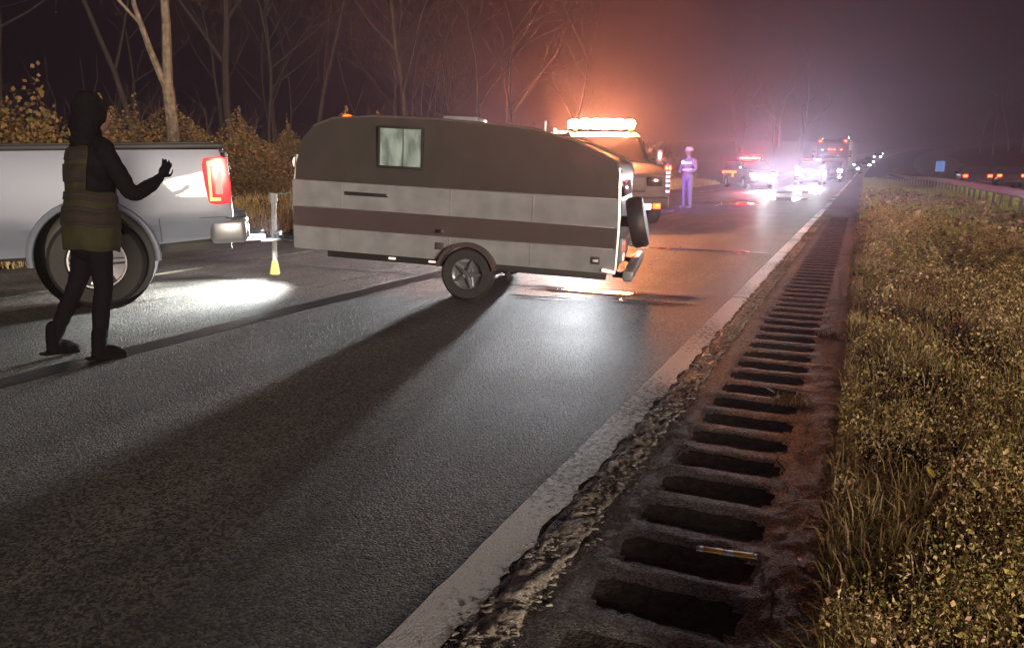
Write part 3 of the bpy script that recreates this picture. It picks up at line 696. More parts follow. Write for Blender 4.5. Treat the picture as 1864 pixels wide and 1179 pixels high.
    fr = MB(); fr.box((1.2, -1.35, .50), (4.8, .10, .14), bev=.01); fr.box((1.2, -.45, .50), (4.8, .10, .14), bev=.01); fr.tube([(0, .0, .42), (0, -1.8, .42)], .06, 10); fr.build('chassis', M['frame_black'], t)
    # cab, mostly outside the frame
    n0 = set(t.children)
    cab = [(.80, .48), (.80, 1.44), (.84, 1.46), (1.0, 1.86), (1.3, 1.93), (2.3, 1.92), (2.75, 1.80), (3.25, 1.36), (4.3, 1.26), (4.55, 1.12), (4.6, .55)] + [(4.12, .50)] + arc(3.62, .46, .50, 0, 180, 12) + [(3.05, .48)]
    cab = cab[::-1]
    def cside(co):
        x, y, z = co; mm = (YL + YR) / 2; k = 1 - .05 * ((z - .95) / .5) ** 2 if z < 1.4 else .96 - .30 * (z - 1.4)
        if x > 3.9: k *= 1 - .12 * ((x - 3.9) / .7) ** 2
        return (x, mm + (y - mm) * k, z)
    prism(cab, YL, YR, cside, zcuts=(.65, .8, 1.0, 1.2, 1.4, 1.6)).build('cab', M['silver'], t, angle=28)
    for s, y in ((1, YL), (-1, YR)):
        for (x0, x1) in ((1.08, 1.82), (1.92, 2.72)):
            w = [(x0, 1.46), (x1 + (.2 if x1 > 2.5 else 0), 1.46), (x1 - (.1 if x1 > 2.5 else 0), 1.78), (x0 + .06, 1.82)]
            prism(w, y - s * .09, y - s * .055, None).build('side_window', M['glass'], t)
        m = MB(); m.box((3.0, y + s * .13, 1.42), (.10, .22, .26), bev=.04); m.build('wing_mirror', M['black_plastic'], t)
        m = MB(); m.box((2.0, y - s * .03, .42), (2.3, .16, .05), bev=.02); m.build('running_board', M['black_plastic'], t)
        m = MB(); m.box((1.25, y - s * .005, 1.22), (.2, .03, .035), bev=.012); m.box((2.15, y - s * .005, 1.22), (.2, .03, .035), bev=.012); m.build('door_handle', M['chrome'], t)
        m = MB(); m.box((4.50, y - s * .26, 1.02), (.12, .36, .2), bev=.05); m.build('headlight', M['glass'], t)
    m = MB(); m.box((4.6, -.9, .92), (.06, 1.1, .4), bev=.02); m.build('grille', M['black_plastic'], t)
    m = MB(); m.box((4.68, -.9, .62), (.2, 1.9, .24), bev=.06); m.build('front_bumper', M['chrome'], t)
    for o in set(t.children) - n0: o.location.x += .46
    for x in (0, 4.08):
        wheel(t, (x, -.03, .425), .425, .27, 1); wheel(t, (x, -1.77, .425), .425, .27, -1)
    return t
pk = pickup()

# ------------------------------------------------------------------ camper trailer
PHI = 12
def camper():
    t = empty('camper_trailer', (-3.47, 6.39, 0), R(PHI), 'small white camper trailer with dark stripes, lit square window and nose raised', 'camper trailer')
    t.rotation_euler = (0, R(3.0), R(PHI))
    # local: +x = rear (right in view), y away from the camera, side face at y=0, z up
    Wd = 1.9
    z0, z1, z2, z3 = .385, .62, .82, 1.085   # lower band, stripe, upper band
    xl, xr = -1.87, 1.44
    def nose(z):    # front outline
        return xl - .02 + .05 * abs(z - .9) ** 2 + (.12 * max(0, z - 1.15) ** 1.3) * 1.0
    def tail(z):
        return xr - .02 - (max(0, z - 1.05) * .22)
    def panel(za, zb, name, m, dy=0.0):
        n = 6; L = [(nose(za + (zb - za) * i / n), za + (zb - za) * i / n) for i in range(n + 1)]; Rr = [(tail(za + (zb - za) * i / n), za + (zb - za) * i / n) for i in range(n + 1)]
        pr = L[::-1] + Rr
        return prism(pr, dy, Wd - dy, None, xcuts=(-1.4, -1.2, -.8, -.4, 0, .4, .8, 1.2)).build(name, m, t, angle=30)
    panel(z0, z1 - .004, 'lower_panel', M['camper_white'], 0)
    panel(z1, z2 - .004, 'stripe_panel', M['camper_dark'], .006)
    panel(z2, z3 - .004, 'upper_panel', M['camper_white'], 0)
    # raised top: dark sides following the curved roof
    roof = [(nose(z3), z3), (-1.86, 1.30), (-1.80, 1.48), (-1.68, 1.61), (-1.48, 1.69), (-1.05, 1.725), (-.4, 1.725), (.2, 1.70), (.6, 1.665), (.95, 1.585), (1.25, 1.47), (1.375, 1.40), (1.41, 1.32), (tail(z3), z3)][::-1]
    up = prism(roof, .012, Wd - .012, lambda c: (c[0], Wd / 2 + (c[1] - Wd / 2) * (1 - .10 * max(0, c[2] - 1.25)), c[2]), zcuts=(1.25, 1.4, 1.55, 1.68)).build('upper_shell', M['camper_grey'], t, angle=25)
    rail = MB()
    pts = [(-1.68, 1.62), (-1.48, 1.70), (-1.05, 1.735), (-.4, 1.735), (.2, 1.71), (.6, 1.675), (.95, 1.595), (1.25, 1.48), (1.38, 1.41), (1.42, 1.32)]
    for y in (.03, Wd - .03):
        rail.tube([(x, Wd / 2 + (y - Wd / 2) * (1 - .10 * max(0, z - 1.25)), z) for x, z in pts], .012, 6)
    rail.build('roof_trim', M['alu'], t)
    # roof furniture
    m = MB(); m.box((-.35, .9, 1.77), (.38, .38, .07), bev=.02); m.build('roof_vent', M['camper_white'], t)
    m = MB(); m.tube([(.66, .16, 1.63), (.66, .16, 1.76)], .022, 8); m.build('vent_pipe', M['camper_white'], t)
    m = MB(); m.ell((-1.34, .12, 1.716), (.055, .035, .026)); m.build('roof_marker', M['amber_small'], t)
    # beading between the panels
    for z in (z1 - .002, z2 - .002, z3 - .002):
        m = MB(); m.box(((nose(z) + tail(z)) / 2, .0, z), (tail(z) - nose(z) - .03, .014, .007), bev=.002); m.build('bead', M['alu'], t)
    # window: frame, pane, curtain
    wx0, wx1, wz0, wz1 = -.945, -.52, 1.27, 1.625
    f = MB()
    for a in (((wx0 + wx1) / 2, wz0 - .012, wx1 - wx0 + .05, .024), ((wx0 + wx1) / 2, wz1 + .012, wx1 - wx0 + .05, .024)): f.box((a[0], .014, a[1]), (a[2], .04, a[3]), bev=.005)
    for a in ((wx0 - .012), (wx1 + .012)): f.box((a, .014, (wz0 + wz1) / 2), (.024, .04, wz1 - wz0 + .002), bev=.005)
    wf = f.build('window', M['frame_black'], t)
    m = MB(); m.box(((wx0 + wx1) / 2, .004, (wz0 + wz1) / 2), (wx1 - wx0, .004, wz1 - wz0)); m.build('pane', M['pane'], wf)
    m = MB(); n = 30
    V = []; F = []
    for i in range(n + 1):
        x = wx0 + (wx1 - wx0) * i / n; y = .010 + .002 * math.sin(i * 1.9); V += [(x, y, wz0), (x, y, wz1)]
        if i < n: F.append((2 * i, 2 * i + 2, 2 * i + 3, 2 * i + 1))
    m.add(V, F); m.build('curtain', M['curtain'], wf)
    m = MB(); m.box((-.70, -.0015, 1.45), (.012, .014, .35)); m.build('mullion', M['alu'], wf)
    # awning handle, door latch, outlet box
    m = MB(); m.tube([(-1.30, -.02, .985), (-1.26, -.035, .985), (-.90, -.035, .985), (-.86, -.02, .985)], .011, 6); m.box((-1.08, -.008, .965), (.46, .012, .012)); m.build('grab_rail', M['frame_black'], t)
    m = MB(); m.box((-.30, -.01, .665), (.07, .03, .035), bev=.008); m.build('latch', M['chrome'], t)
    m = MB(); m.box((-.30, -.006, .52), (.09, .02, .07), bev=.008); m.build('outlet_cover', M['camper_dark'], t)
    m = MB(); m.box((1.25, -.008, .50), (.085, .02, .07), bev=.008); ob = m.build('outlet_box', M['camper_dark'], t)
    m = MB(); m.box((1.25, -.02, .50), (.05, .012, .02), bev=.003); m.build('outlet_flap', M['galv'], ob)
    for i, x in enumerate((-1.35, -.20, .62)):
        for za, zb, mm in ((z0, z1 - .01, 'camper_white'), (z2, z3 - .01, 'camper_white')):
            m = MB(); m.box((x, -.001, (za + zb) / 2), (.018, .006, zb - za - .012), bev=.002); m.build('panel_joint', M[mm], t)
    # chassis
    m = MB(); m.box((-.1, .12, .345), (2.9, .06, .075), bev=.006); m.box((-.1, Wd - .12, .345), (2.9, .06, .075), bev=.006)
    for x in (-1.4, -.6, .6, 1.3): m.box((x, Wd / 2, .345), (.05, Wd - .3, .06))
    m.build('chassis_rail', M['frame_black'], t)
    for x in (-.83, -.40): mm = MB(); mm.box((x, .082, .345), (.075, .012, .022), bev=.004); mm.build('side_marker', M['tl_white'], t)
    # fender arch over the wheel
    fe = MB(); aa = np.linspace(R(12), R(168), 18)
    out = [(.0 + .31 * math.cos(a), .27 + .31 * math.sin(a)) for a in aa]; inn = [(.0 + .275 * math.cos(a), .27 + .275 * math.sin(a)) for a in aa[::-1]]
    prism(out + inn, -.10, .16, None).build('fender', M['camper_dark'], t)
    well = MB(); well.lathe([(.275, 0), (.275, .26), (0, .26)], 24, Matrix.Translation((0, .0 + .26, .27)) @ Matrix.Rotation(R(90), 4, 'X'))
    wheel(t, (0, .02, .27), .262, .17, -1, 'rim', 5)
    wheel(t, (0, Wd - .02, .27), .262, .17, 1, 'galv', 5)
    ax = MB(); ax.tube([(0, .1, .27), (0, Wd - .1, .27)], .03, 8); ax.build('axle', M['frame_black'], t)
    sp_ = MB()
    for y in (.16, Wd - .16):
        sp_.tube([(-.35, y, .32), (-.15, y, .235), (0, y, .215), (.15, y, .235), (.35, y, .32)], .018, 6); sp_.box((.38, y - .04, .29), (.05, .04, .14), bev=.006)
    sp_.build('leaf_spring', M['frame_black'], t)
    # tongue and jack
    tg = MB(); tg.tube([(-1.6, .45, .36), (-2.85, .93, .37)], .035, 6); tg.tube([(-1.6, Wd - .45, .36), (-2.85, .97, .37)], .035, 6); tg.box((-2.95, .95, .39), (.26, .10, .09), bev=.02); tgo = tg.build('tongue', M['frame_black'], t)
    jk = MB(); jk.tube([(-2.54, .74, .08), (-2.54, .74, .80)], .030, 10); jk.tube([(-2.54, .74, .78), (-2.54, .74, .88)], .045, 10); jk.box((-2.54, .78, .42), (.10, .10, .06), bev=.01); jk.tube([(-2.54, .74, .87), (-2.38, .72, .88), (-2.31, .71, .91)], .010, 6); jk.build('jack', M['jack_steel'], t)
    jf = MB(); jf.tube([(-2.54, .74, -.05), (-2.54, .74, .10)], [.06, .035], 10); jf.build('jack_foot', M['jack_yellow'], t)
    bt = MB(); bt.box((-2.05, .95, .50), (.30, .42, .26), bev=.03); bt.build('battery_box', M['camper_dark'], t)
    # front corner marker and wrapped corner trim
    m = MB(); m.tube([(-1.86, .03, .40), (-1.885, .03, .8), (-1.875, .03, 1.08), (-1.845, .035, 1.33)], .022, 8); m.build('corner_trim', M['alu'], t)
    m = MB(); m.ell((-1.88, .05, 1.25), (.03, .03, .055)); m.build('front_marker', M['tl_white'], t)
    # rear: trim, bumper, tail light, spare wheel in its cover, hanging panel
    m = MB(); m.tube([(1.435, .03, .42), (1.435, .03, .8), (1.425, .03, 1.06), (1.40, .05, 1.36)], .022, 8); m.build('corner_trim', M['alu'], t)
    m = MB(); m.box((1.56, Wd / 2, .37), (.10, Wd * .96, .10), bev=.02); bm_ = m.build('rear_bumper', M['camper_white'], t)
    
    for y in (.3, Wd - .3): m = MB(); m.box((1.48, y, .34), (.16, .06, .05)); m.build('bumper_bracket', M['frame_black'], bm_)
    for y in (.17, Wd - .17):
        m = MB(); m.box((1.465, y, .60), (.05, .13, .24), bev=.015); tlo = m.build('tail_light', M['camper_white'], t)
        m = MB(); m.box((1.495, y, .64), (.015, .10, .10), bev=.005); m.build('red_lens', M['red_dim'], tlo)
        m = MB(); m.box((1.495, y, .535), (.015, .10, .07), bev=.005); m.build('reverse_lens', M['tl_white'], tlo)
    m = MB(); T = Matrix.Translation((1.58, .62, .84)) @ Matrix.Rotation(R(-14), 4, 'Y') @ Matrix.Rotation(R(90), 4, 'Y')
    m.lathe([(0, -.08), (.235, -.08), (.255, -.05), (.255, .05), (.235, .08), (0, .085)], 28, T); m.build('spare_wheel_cover', M['black_plastic'], t)
    m = MB(); m.box((1.46, .62, .84), (.10, .10, .10)); m.build('spare_bracket', M['frame_black'], t)
    rw = MB(); rw.box((1.405, Wd / 2, 1.22), (.02, 1.1, .26), bev=.005, rot=Matrix.Rotation(R(-13), 3, 'Y')); rw.build('rear_window', M['glass'], t)
    m = MB(); m.box((1.38, -.01, .41), (.13, .05, .03), bev=.006, rot=Matrix.Rotation(R(8), 3, 'Y')); m.build('clearance_lamp', M['tl_white'], t)
    return t
cp = camper()

# ------------------------------------------------------------------ person in the hi-vis vest
def remesh(mb, name, m, voxel, parent, smooth_it=4, folds=0):
    o = mb.build(name, m)
    md = o.modifiers.new('r', 'REMESH'); md.mode = 'VOXEL'; md.voxel_size = voxel; md.use_smooth_shade = True
    sm = o.modifiers.new('s', 'SMOOTH'); sm.factor = .6; sm.iterations = smooth_it
    dg = bpy.context.evaluated_depsgraph_get(); me = bpy.data.meshes.new_from_object(o.evaluated_get(dg)); me.name = name
    o.modifiers.clear(); old = o.data; o.data = me; bpy.data.meshes.remove(old)
    if not me.materials: me.materials.append(m)
    me.polygons.foreach_set('use_smooth', [True] * len(me.polygons))
    if folds:
        nv = len(me.vertices); cc = np.empty(nv * 3, np.float32); me.vertices.foreach_get('co', cc); cc = cc.reshape(-1, 3)
        nn = np.empty(nv * 3, np.float32); me.vertex_normals.foreach_get('vector', nn); nn = nn.reshape(-1, 3)
        k_ = np.array([mnoise.noise(Vector((c[0] * 9, c[1] * 9, c[2] * 22))) + .5 * mnoise.noise(Vector((c[0] * 34, c[1] * 34, c[2] * 34))) for c in cc.tolist()])
        me.vertices.foreach_set('co', (cc + nn * (k_ * folds)[:, None]).astype(np.float32).ravel()); me.update()
    o.parent = parent; return o
def limb(mb, pts, rads, n=14):
    """smooth tapered limb through the joints"""
    P = [Vector(p) for p in pts]; path = []; rr = []
    for i in range(len(P) - 1):
        p0 = P[max(0, i - 1)]; p1 = P[i]; p2 = P[i + 1]; p3 = P[min(len(P) - 1, i + 2)]
        for k in range(5):
            s = k / 5; a = .5 * ((2 * p1) + (p2 - p0) * s + (2 * p0 - 5 * p1 + 4 * p2 - p3) * s * s + (-p0 + 3 * p1 - 3 * p2 + p3) * s ** 3)
            path.append(a); rr.append(rads[i] * (1 - s) + rads[i + 1] * s)
    path.append(P[-1]); rr.append(rads[-1]); mb.tube(path, rr, n)
    mb.ell(path[0], (rr[0],) * 3); mb.ell(path[-1], (rr[-1],) * 3)
def hand(mb, wrist, d, palm_n, s=1.0, curl=.5):
    """palm, four unequal bent fingers and a thumb; d = direction of the hand, palm_n = way the palm faces"""
    d = Vector(d).normalized(); pn = Vector(palm_n).normalized(); pn = (pn - d * pn.dot(d)).normalized(); sd = d.cross(pn)
    w = Vector(wrist); rot = Matrix((sd, d, pn)).transposed()
    mb.ell(w + d * .045 * s, (.040 * s, .052 * s, .018 * s), rot=rot)
    for k, (off, L) in enumerate(((-.030, .072), (-.010, .082), (.010, .077), (.029, .060))):
        b = w + d * .085 * s + sd * off * s; L *= s; spread = sd * off * .25
        j1 = b + (d * math.cos(curl * .5) + pn * math.sin(curl * .5)) * L * .45 + spread * s
        j2 = j1 + (d * math.cos(curl * 1.2) + pn * math.sin(curl * 1.2)) * L * .32
        j3 = j2 + (d * math.cos(curl * 1.9) + pn * math.sin(curl * 1.9)) * L * .25
        mb.tube([b - d * .025 * s, b, j1, j2, j3], [.0095 * s, .0095 * s, .0088 * s, .008 * s, .0065 * s], 8)
    tb = w + d * .025 * s - sd * .030 * s
    mb.tube([tb, tb + (-sd * .8 + d * .6 + pn * .2) * .032 * s, tb + (-sd * .9 + d * 1.4 + pn * .5) * .038 * s, tb + (-sd * .8 + d * 2.1 + pn * .7) * .038 * s], [.013 * s, .011 * s, .010 * s, .008 * s], 8)

def pedestrian():
    t = empty('person', (-4.80, 3.32, 0), R(-8), rx=R(-6.5), label='person in dark hooded jacket and reflective vest raising one hand beside the pickup', cat='person')
    t.scale = (.87, .90, 1.0)
    # local: x right (towards the camera side), y forward (up the road)
    b = MB()
    # jacket and body
    limb(b, [(0, -.01, .82), (0, -.01, .95), (0, .0, 1.12), (0, .01, 1.30), (0, .0, 1.42)], [.165, .165, .15, .17, .12], 18)
    for s in (1, -1): b.ell((.10 * s, 0, 1.34), (.12, .12, .14)); b.ell((.09 * s, -.02, .90), (.11, .13, .13))
    limb(b, [(-.19, 0, 1.425), (.0, 0, 1.45), (.19, 0, 1.425)], [.07, .085, .07])
    limb(b, [(0, .0, 1.45), (0, .015, 1.56)], [.065, .06])
    # right arm bent with the hand raised, left arm held in front
    limb(b, [(.20, .0, 1.40), (.25, .09, 1.25), (.27, .17, 1.15), (.26, .30, 1.20), (.25, .40, 1.27)], [.075, .066, .058, .05, .036])
    limb(b, [(-.20, .0, 1.40), (-.28, .02, 1.2), (-.30, .04, 1.13), (-.26, .16, 1.02), (-.22, .26, .96)], [.075, .064, .056, .048, .035])
    hand(b, (.25, .415, 1.28), (-.02, .45, .9), (-.9, .3, .1), 1.0, .55)
    hand(b, (-.22, .275, .95), (.1, .8, -.4), (.6, -.1, -.6), 1.0, .6)
    # legs
    limb(b, [(.09, 0, .90), (.135, .0, .66), (.155, .01, .50), (.175, -.02, .30), (.19, -.035, .10)], [.11, .085, .066, .062, .047])
    limb(b, [(-.09, 0, .90), (-.15, .01, .66), (-.18, -.02, .50), (-.20, -.10, .30), (-.225, -.17, .11)], [.11, .085, .066, .06, .044])
    b.ell((0, .03, 1.655), (.078, .095, .12))
    body = remesh(b, 'body', M['black_cloth'], .0075, t, 4, .006)
    # colour by place: legs dark trousers are close enough to the jacket; face is its own part
    fc = MB(); fc.ell((0, .055, 1.645), (.070, .088, .105), 20, 14); fc.ell((0, .150, 1.635), (.014, .022, .020)); fc.ell((0, .135, 1.595), (.026, .012, .008)); fc.ell((.028, .130, 1.665), (.014, .01, .008)); fc.ell((-.028, .130, 1.665), (.014, .01, .008)); fc.ell((.0, .115, 1.555), (.032, .03, .022))
    remesh(fc, 'face', M['skin'], .006, t, 2)
    # hood with hair falling under it
    hd = MB(); hd.ell((0, -.01, 1.68), (.112, .125, .135), 20, 14); hd.ell((0, -.05, 1.56), (.115, .10, .13), 20, 14); hd.ell((0, -.06, 1.46), (.12, .09, .08)); hd.ell((0, .04, 1.47), (.09, .09, .05))
    remesh(hd, 'hood', M['black_cloth'], .011, t, 6, .012)
    # boots
    for x, y, rz in ((.19, -.035, -.25), (-.225, -.17, .1)):
        bo = MB(); Rz = Matrix.Rotation(rz, 3, 'Z')
        def tr(v): return Vector((x, y, 0)) + Rz @ Vector(v)
        limb(bo, [tr((0, -.01, .19)), tr((0, -.01, .10)), tr((0, .0, .06))], [.050, .050, .052])
        bo.ell(tr((0, .05, .055)), (.048, .115, .050), rot=Rz); bo.ell(tr((0, .14, .038)), (.042, .06, .034), rot=Rz)
        bo.box(tr((0, .045, .012)), (.085, .29, .022), rot=Rz, bev=.01)
        remesh(bo, 'boot', M['boot'], .009, t, 2)
    # vest: a shell over torso with open sides near the arms
    def vring(z, a0=0, a1=360, off=0.0, n=40):
        k = [(.74, .212, .178), (.85, .220, .188), (1.0, .200, .176), (1.15, .178, .160), (1.30, .205, .165), (1.40, .200, .145), (1.46, .14, .115), (1.50, .10, .09)]
        for (za, ra, rb), (zb, rc, rd) in zip(k, k[1:]):
            if za <= z <= zb: s = (z - za) / (zb - za); rx = ra + (rc - ra) * s; ry = rb + (rd - rb) * s; break
        out = []
        for i in range(n + 1):
            a = R(a0 + (a1 - a0) * i / n); wv = 1 + .018 * math.sin(a * 7 + z * 9) + .012 * math.sin(a * 13 - z * 17)
            out.append((math.cos(a) * (rx + off) * wv, math.sin(a) * (ry + off) * wv, z + .006 * math.sin(a * 5)))
        return out
    def shell(name, zs, a0, a1, off, m, par, n=40):
        mb = MB(); V = []; F = []
        for z in zs: V += vring(z, a0, a1, off, n)
        for j in range(len(zs) - 1):
            for i in range(n): a = j * (n + 1) + i; F.append((a, a + 1, a + n + 2, a + n + 1))
        mb.add(V, F); o = mb.build(name, m, par, angle=180); sd = o.modifiers.new('thick', 'SOLIDIFY'); sd.thickness = .004; sd.offset = 1; return o
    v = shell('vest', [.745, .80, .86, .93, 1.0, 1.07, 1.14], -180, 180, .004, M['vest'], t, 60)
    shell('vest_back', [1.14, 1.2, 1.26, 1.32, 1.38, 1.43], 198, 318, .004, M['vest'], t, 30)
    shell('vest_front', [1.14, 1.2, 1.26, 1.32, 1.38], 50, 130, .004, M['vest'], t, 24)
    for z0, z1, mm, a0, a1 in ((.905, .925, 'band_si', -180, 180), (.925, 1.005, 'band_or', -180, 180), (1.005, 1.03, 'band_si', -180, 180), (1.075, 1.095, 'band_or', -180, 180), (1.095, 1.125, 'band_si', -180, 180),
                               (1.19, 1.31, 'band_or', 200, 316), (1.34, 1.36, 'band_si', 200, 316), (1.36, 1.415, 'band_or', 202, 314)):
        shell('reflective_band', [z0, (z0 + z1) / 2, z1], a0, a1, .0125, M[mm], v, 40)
    return t
ped = pedestrian()

# ------------------------------------------------------------------ generic vehicle pieces
def generic_car(name, loc, rz, label, cat, body='car_grey', L=4.7, H=1.5, hw=.9, suv=False, group=None, front=None, rear=None, hl_lit=None, tail_lit=None):
    t = empty(name, loc, rz, label, cat, group)
    fx, rx_ = L / 2, -L / 2; wr = .34 if not suv else .38; wa = wr + .06; fw_, rw_ = fx - .88, rx_ + .92
    belt = .95 if not suv else 1.10
    if suv: top = [(rx_ + .03, belt), (rx_ + .28, H - .06), (rx_ + .6, H), (.35, H), (.75, H - .08), (1.35, belt + .05), (fx - .25, belt - .06), (fx, belt - .2)]
    else: top = [(rx_, belt - .05), (rx_ + .75, belt + .02), (rx_ + 1.35, H - .05), (-.25, H), (.35, H - .03), (1.15, belt + .04), (fx - .2, belt - .14), (fx, belt - .28)]
    prof = [(rx_ + .02, .42), (rx_, .6)] + top + [(fx + .02, .5), (fx - .06, .28)] + [(fw_ + wa, .24)] + arc(fw_, wr, wa, 0, 180, 8) + [(rw_ + wa, .24)] + arc(rw_, wr, wa, 0, 180, 8) + [(rx_ + .1, .30)]
    def fn(c):
        x, y, z = c; k = 1 - .04 * abs(z - .7) if z < belt else .985 - .32 * (z - belt)
        e = max(0, abs(x) - (L / 2 - .8)) / .8; k *= 1 - .16 * e * e
        return (x, y * k, z)
    b = prism(prof[::-1], -hw, hw, fn, zcuts=(.5, .7, belt - .02, belt + .2), xcuts=(-1.5, 0, 1.5)).build('body', M[body], t, angle=30)
    # glass
    for s in (1, -1):
        if suv: w = [(rx_ + .3, belt + .06), (1.15, belt + .06), (.66, H - .13), (rx_ + .45, H - .12)]
        else: w = [(rx_ + 1.1, belt + .06), (1.0, belt + .06), (.35, H - .09), (rx_ + 1.5, H - .1)]
        def gfn(c, s=s):
            k = .985 - .32 * max(0, c[2] - belt); return (c[0], s * (hw * k + .004 + (abs(c[1]) - 1) * .01), c[2])
        prism(w, 1.0, 1.6, gfn).build('side_window', M['glass'], t)
        m = MB(); m.box((.92, s * (hw + .08), belt + .06), (.14, .18, .13), bev=.04); m.build('wing_mirror', M['black_plastic'], t)
    x0, z0, x1, z1 = (.82, H - .10, 1.32, belt + .09) if suv else (.42, H - .06, 1.10, belt + .08)
    m = MB(); m.add([(x0 + .03, -.62 * hw - .1, z0), (x0 + .03, .62 * hw + .1, z0), (x1 + .05, .80 * hw, z1), (x1 + .05, -.80 * hw, z1)], [(0, 1, 2, 3)]); wo_ = m.build('windscreen', M['glass'], t); md = wo_.modifiers.new('t', 'SOLIDIFY'); md.thickness = .015
    zh = belt - .27 if suv else belt - .30
    for s in (1, -1):
        m = MB(); m.box((fx - .02, s * (hw - .28), zh), (.12, .30, .15), bev=.04); ho = m.build('headlight', M[front or 'glass'], t)
        m = MB(); m.box((rx_ + .015, s * (hw - .20), belt - .12), (.07, .26, .16), bev=.03); m.build('tail_light', M[rear or 'red_dim'], t)
    m = MB(); m.box((fx + .005, 0, zh - .02), (.05, .9, .16), bev=.02); m.build('grille', M['black_plastic'], t)
    m = MB(); m.box((fx + .03, 0, .42), (.14, 2 * hw - .2, .18), bev=.05); m.build('front_bumper', M['black_plastic'], t)
    m = MB(); m.box((rx_ - .02, 0, .45), (.12, 2 * hw - .2, .2), bev=.05); m.build('rear_bumper', M['black_plastic'], t)
    for x in (fw_, rw_):
        for s in (1, -1): wheel(t, (x, s * (hw - .12), wr), wr, .22, s)
    return t
def spot(name, loc, target, power, ang, col, size=.08, blend=.5, parent=None):
    d = bpy.data.lights.new(name, 'SPOT'); d.energy = power; d.spot_size = R(ang); d.spot_blend = blend; d.color = col; d.shadow_soft_size = size
    o = bpy.data.objects.new(name, d); COL.objects.link(o); o.location = loc
    o.rotation_euler = (Vector(target) - Vector(loc)).to_track_quat('-Z', 'Y').to_euler(); return o

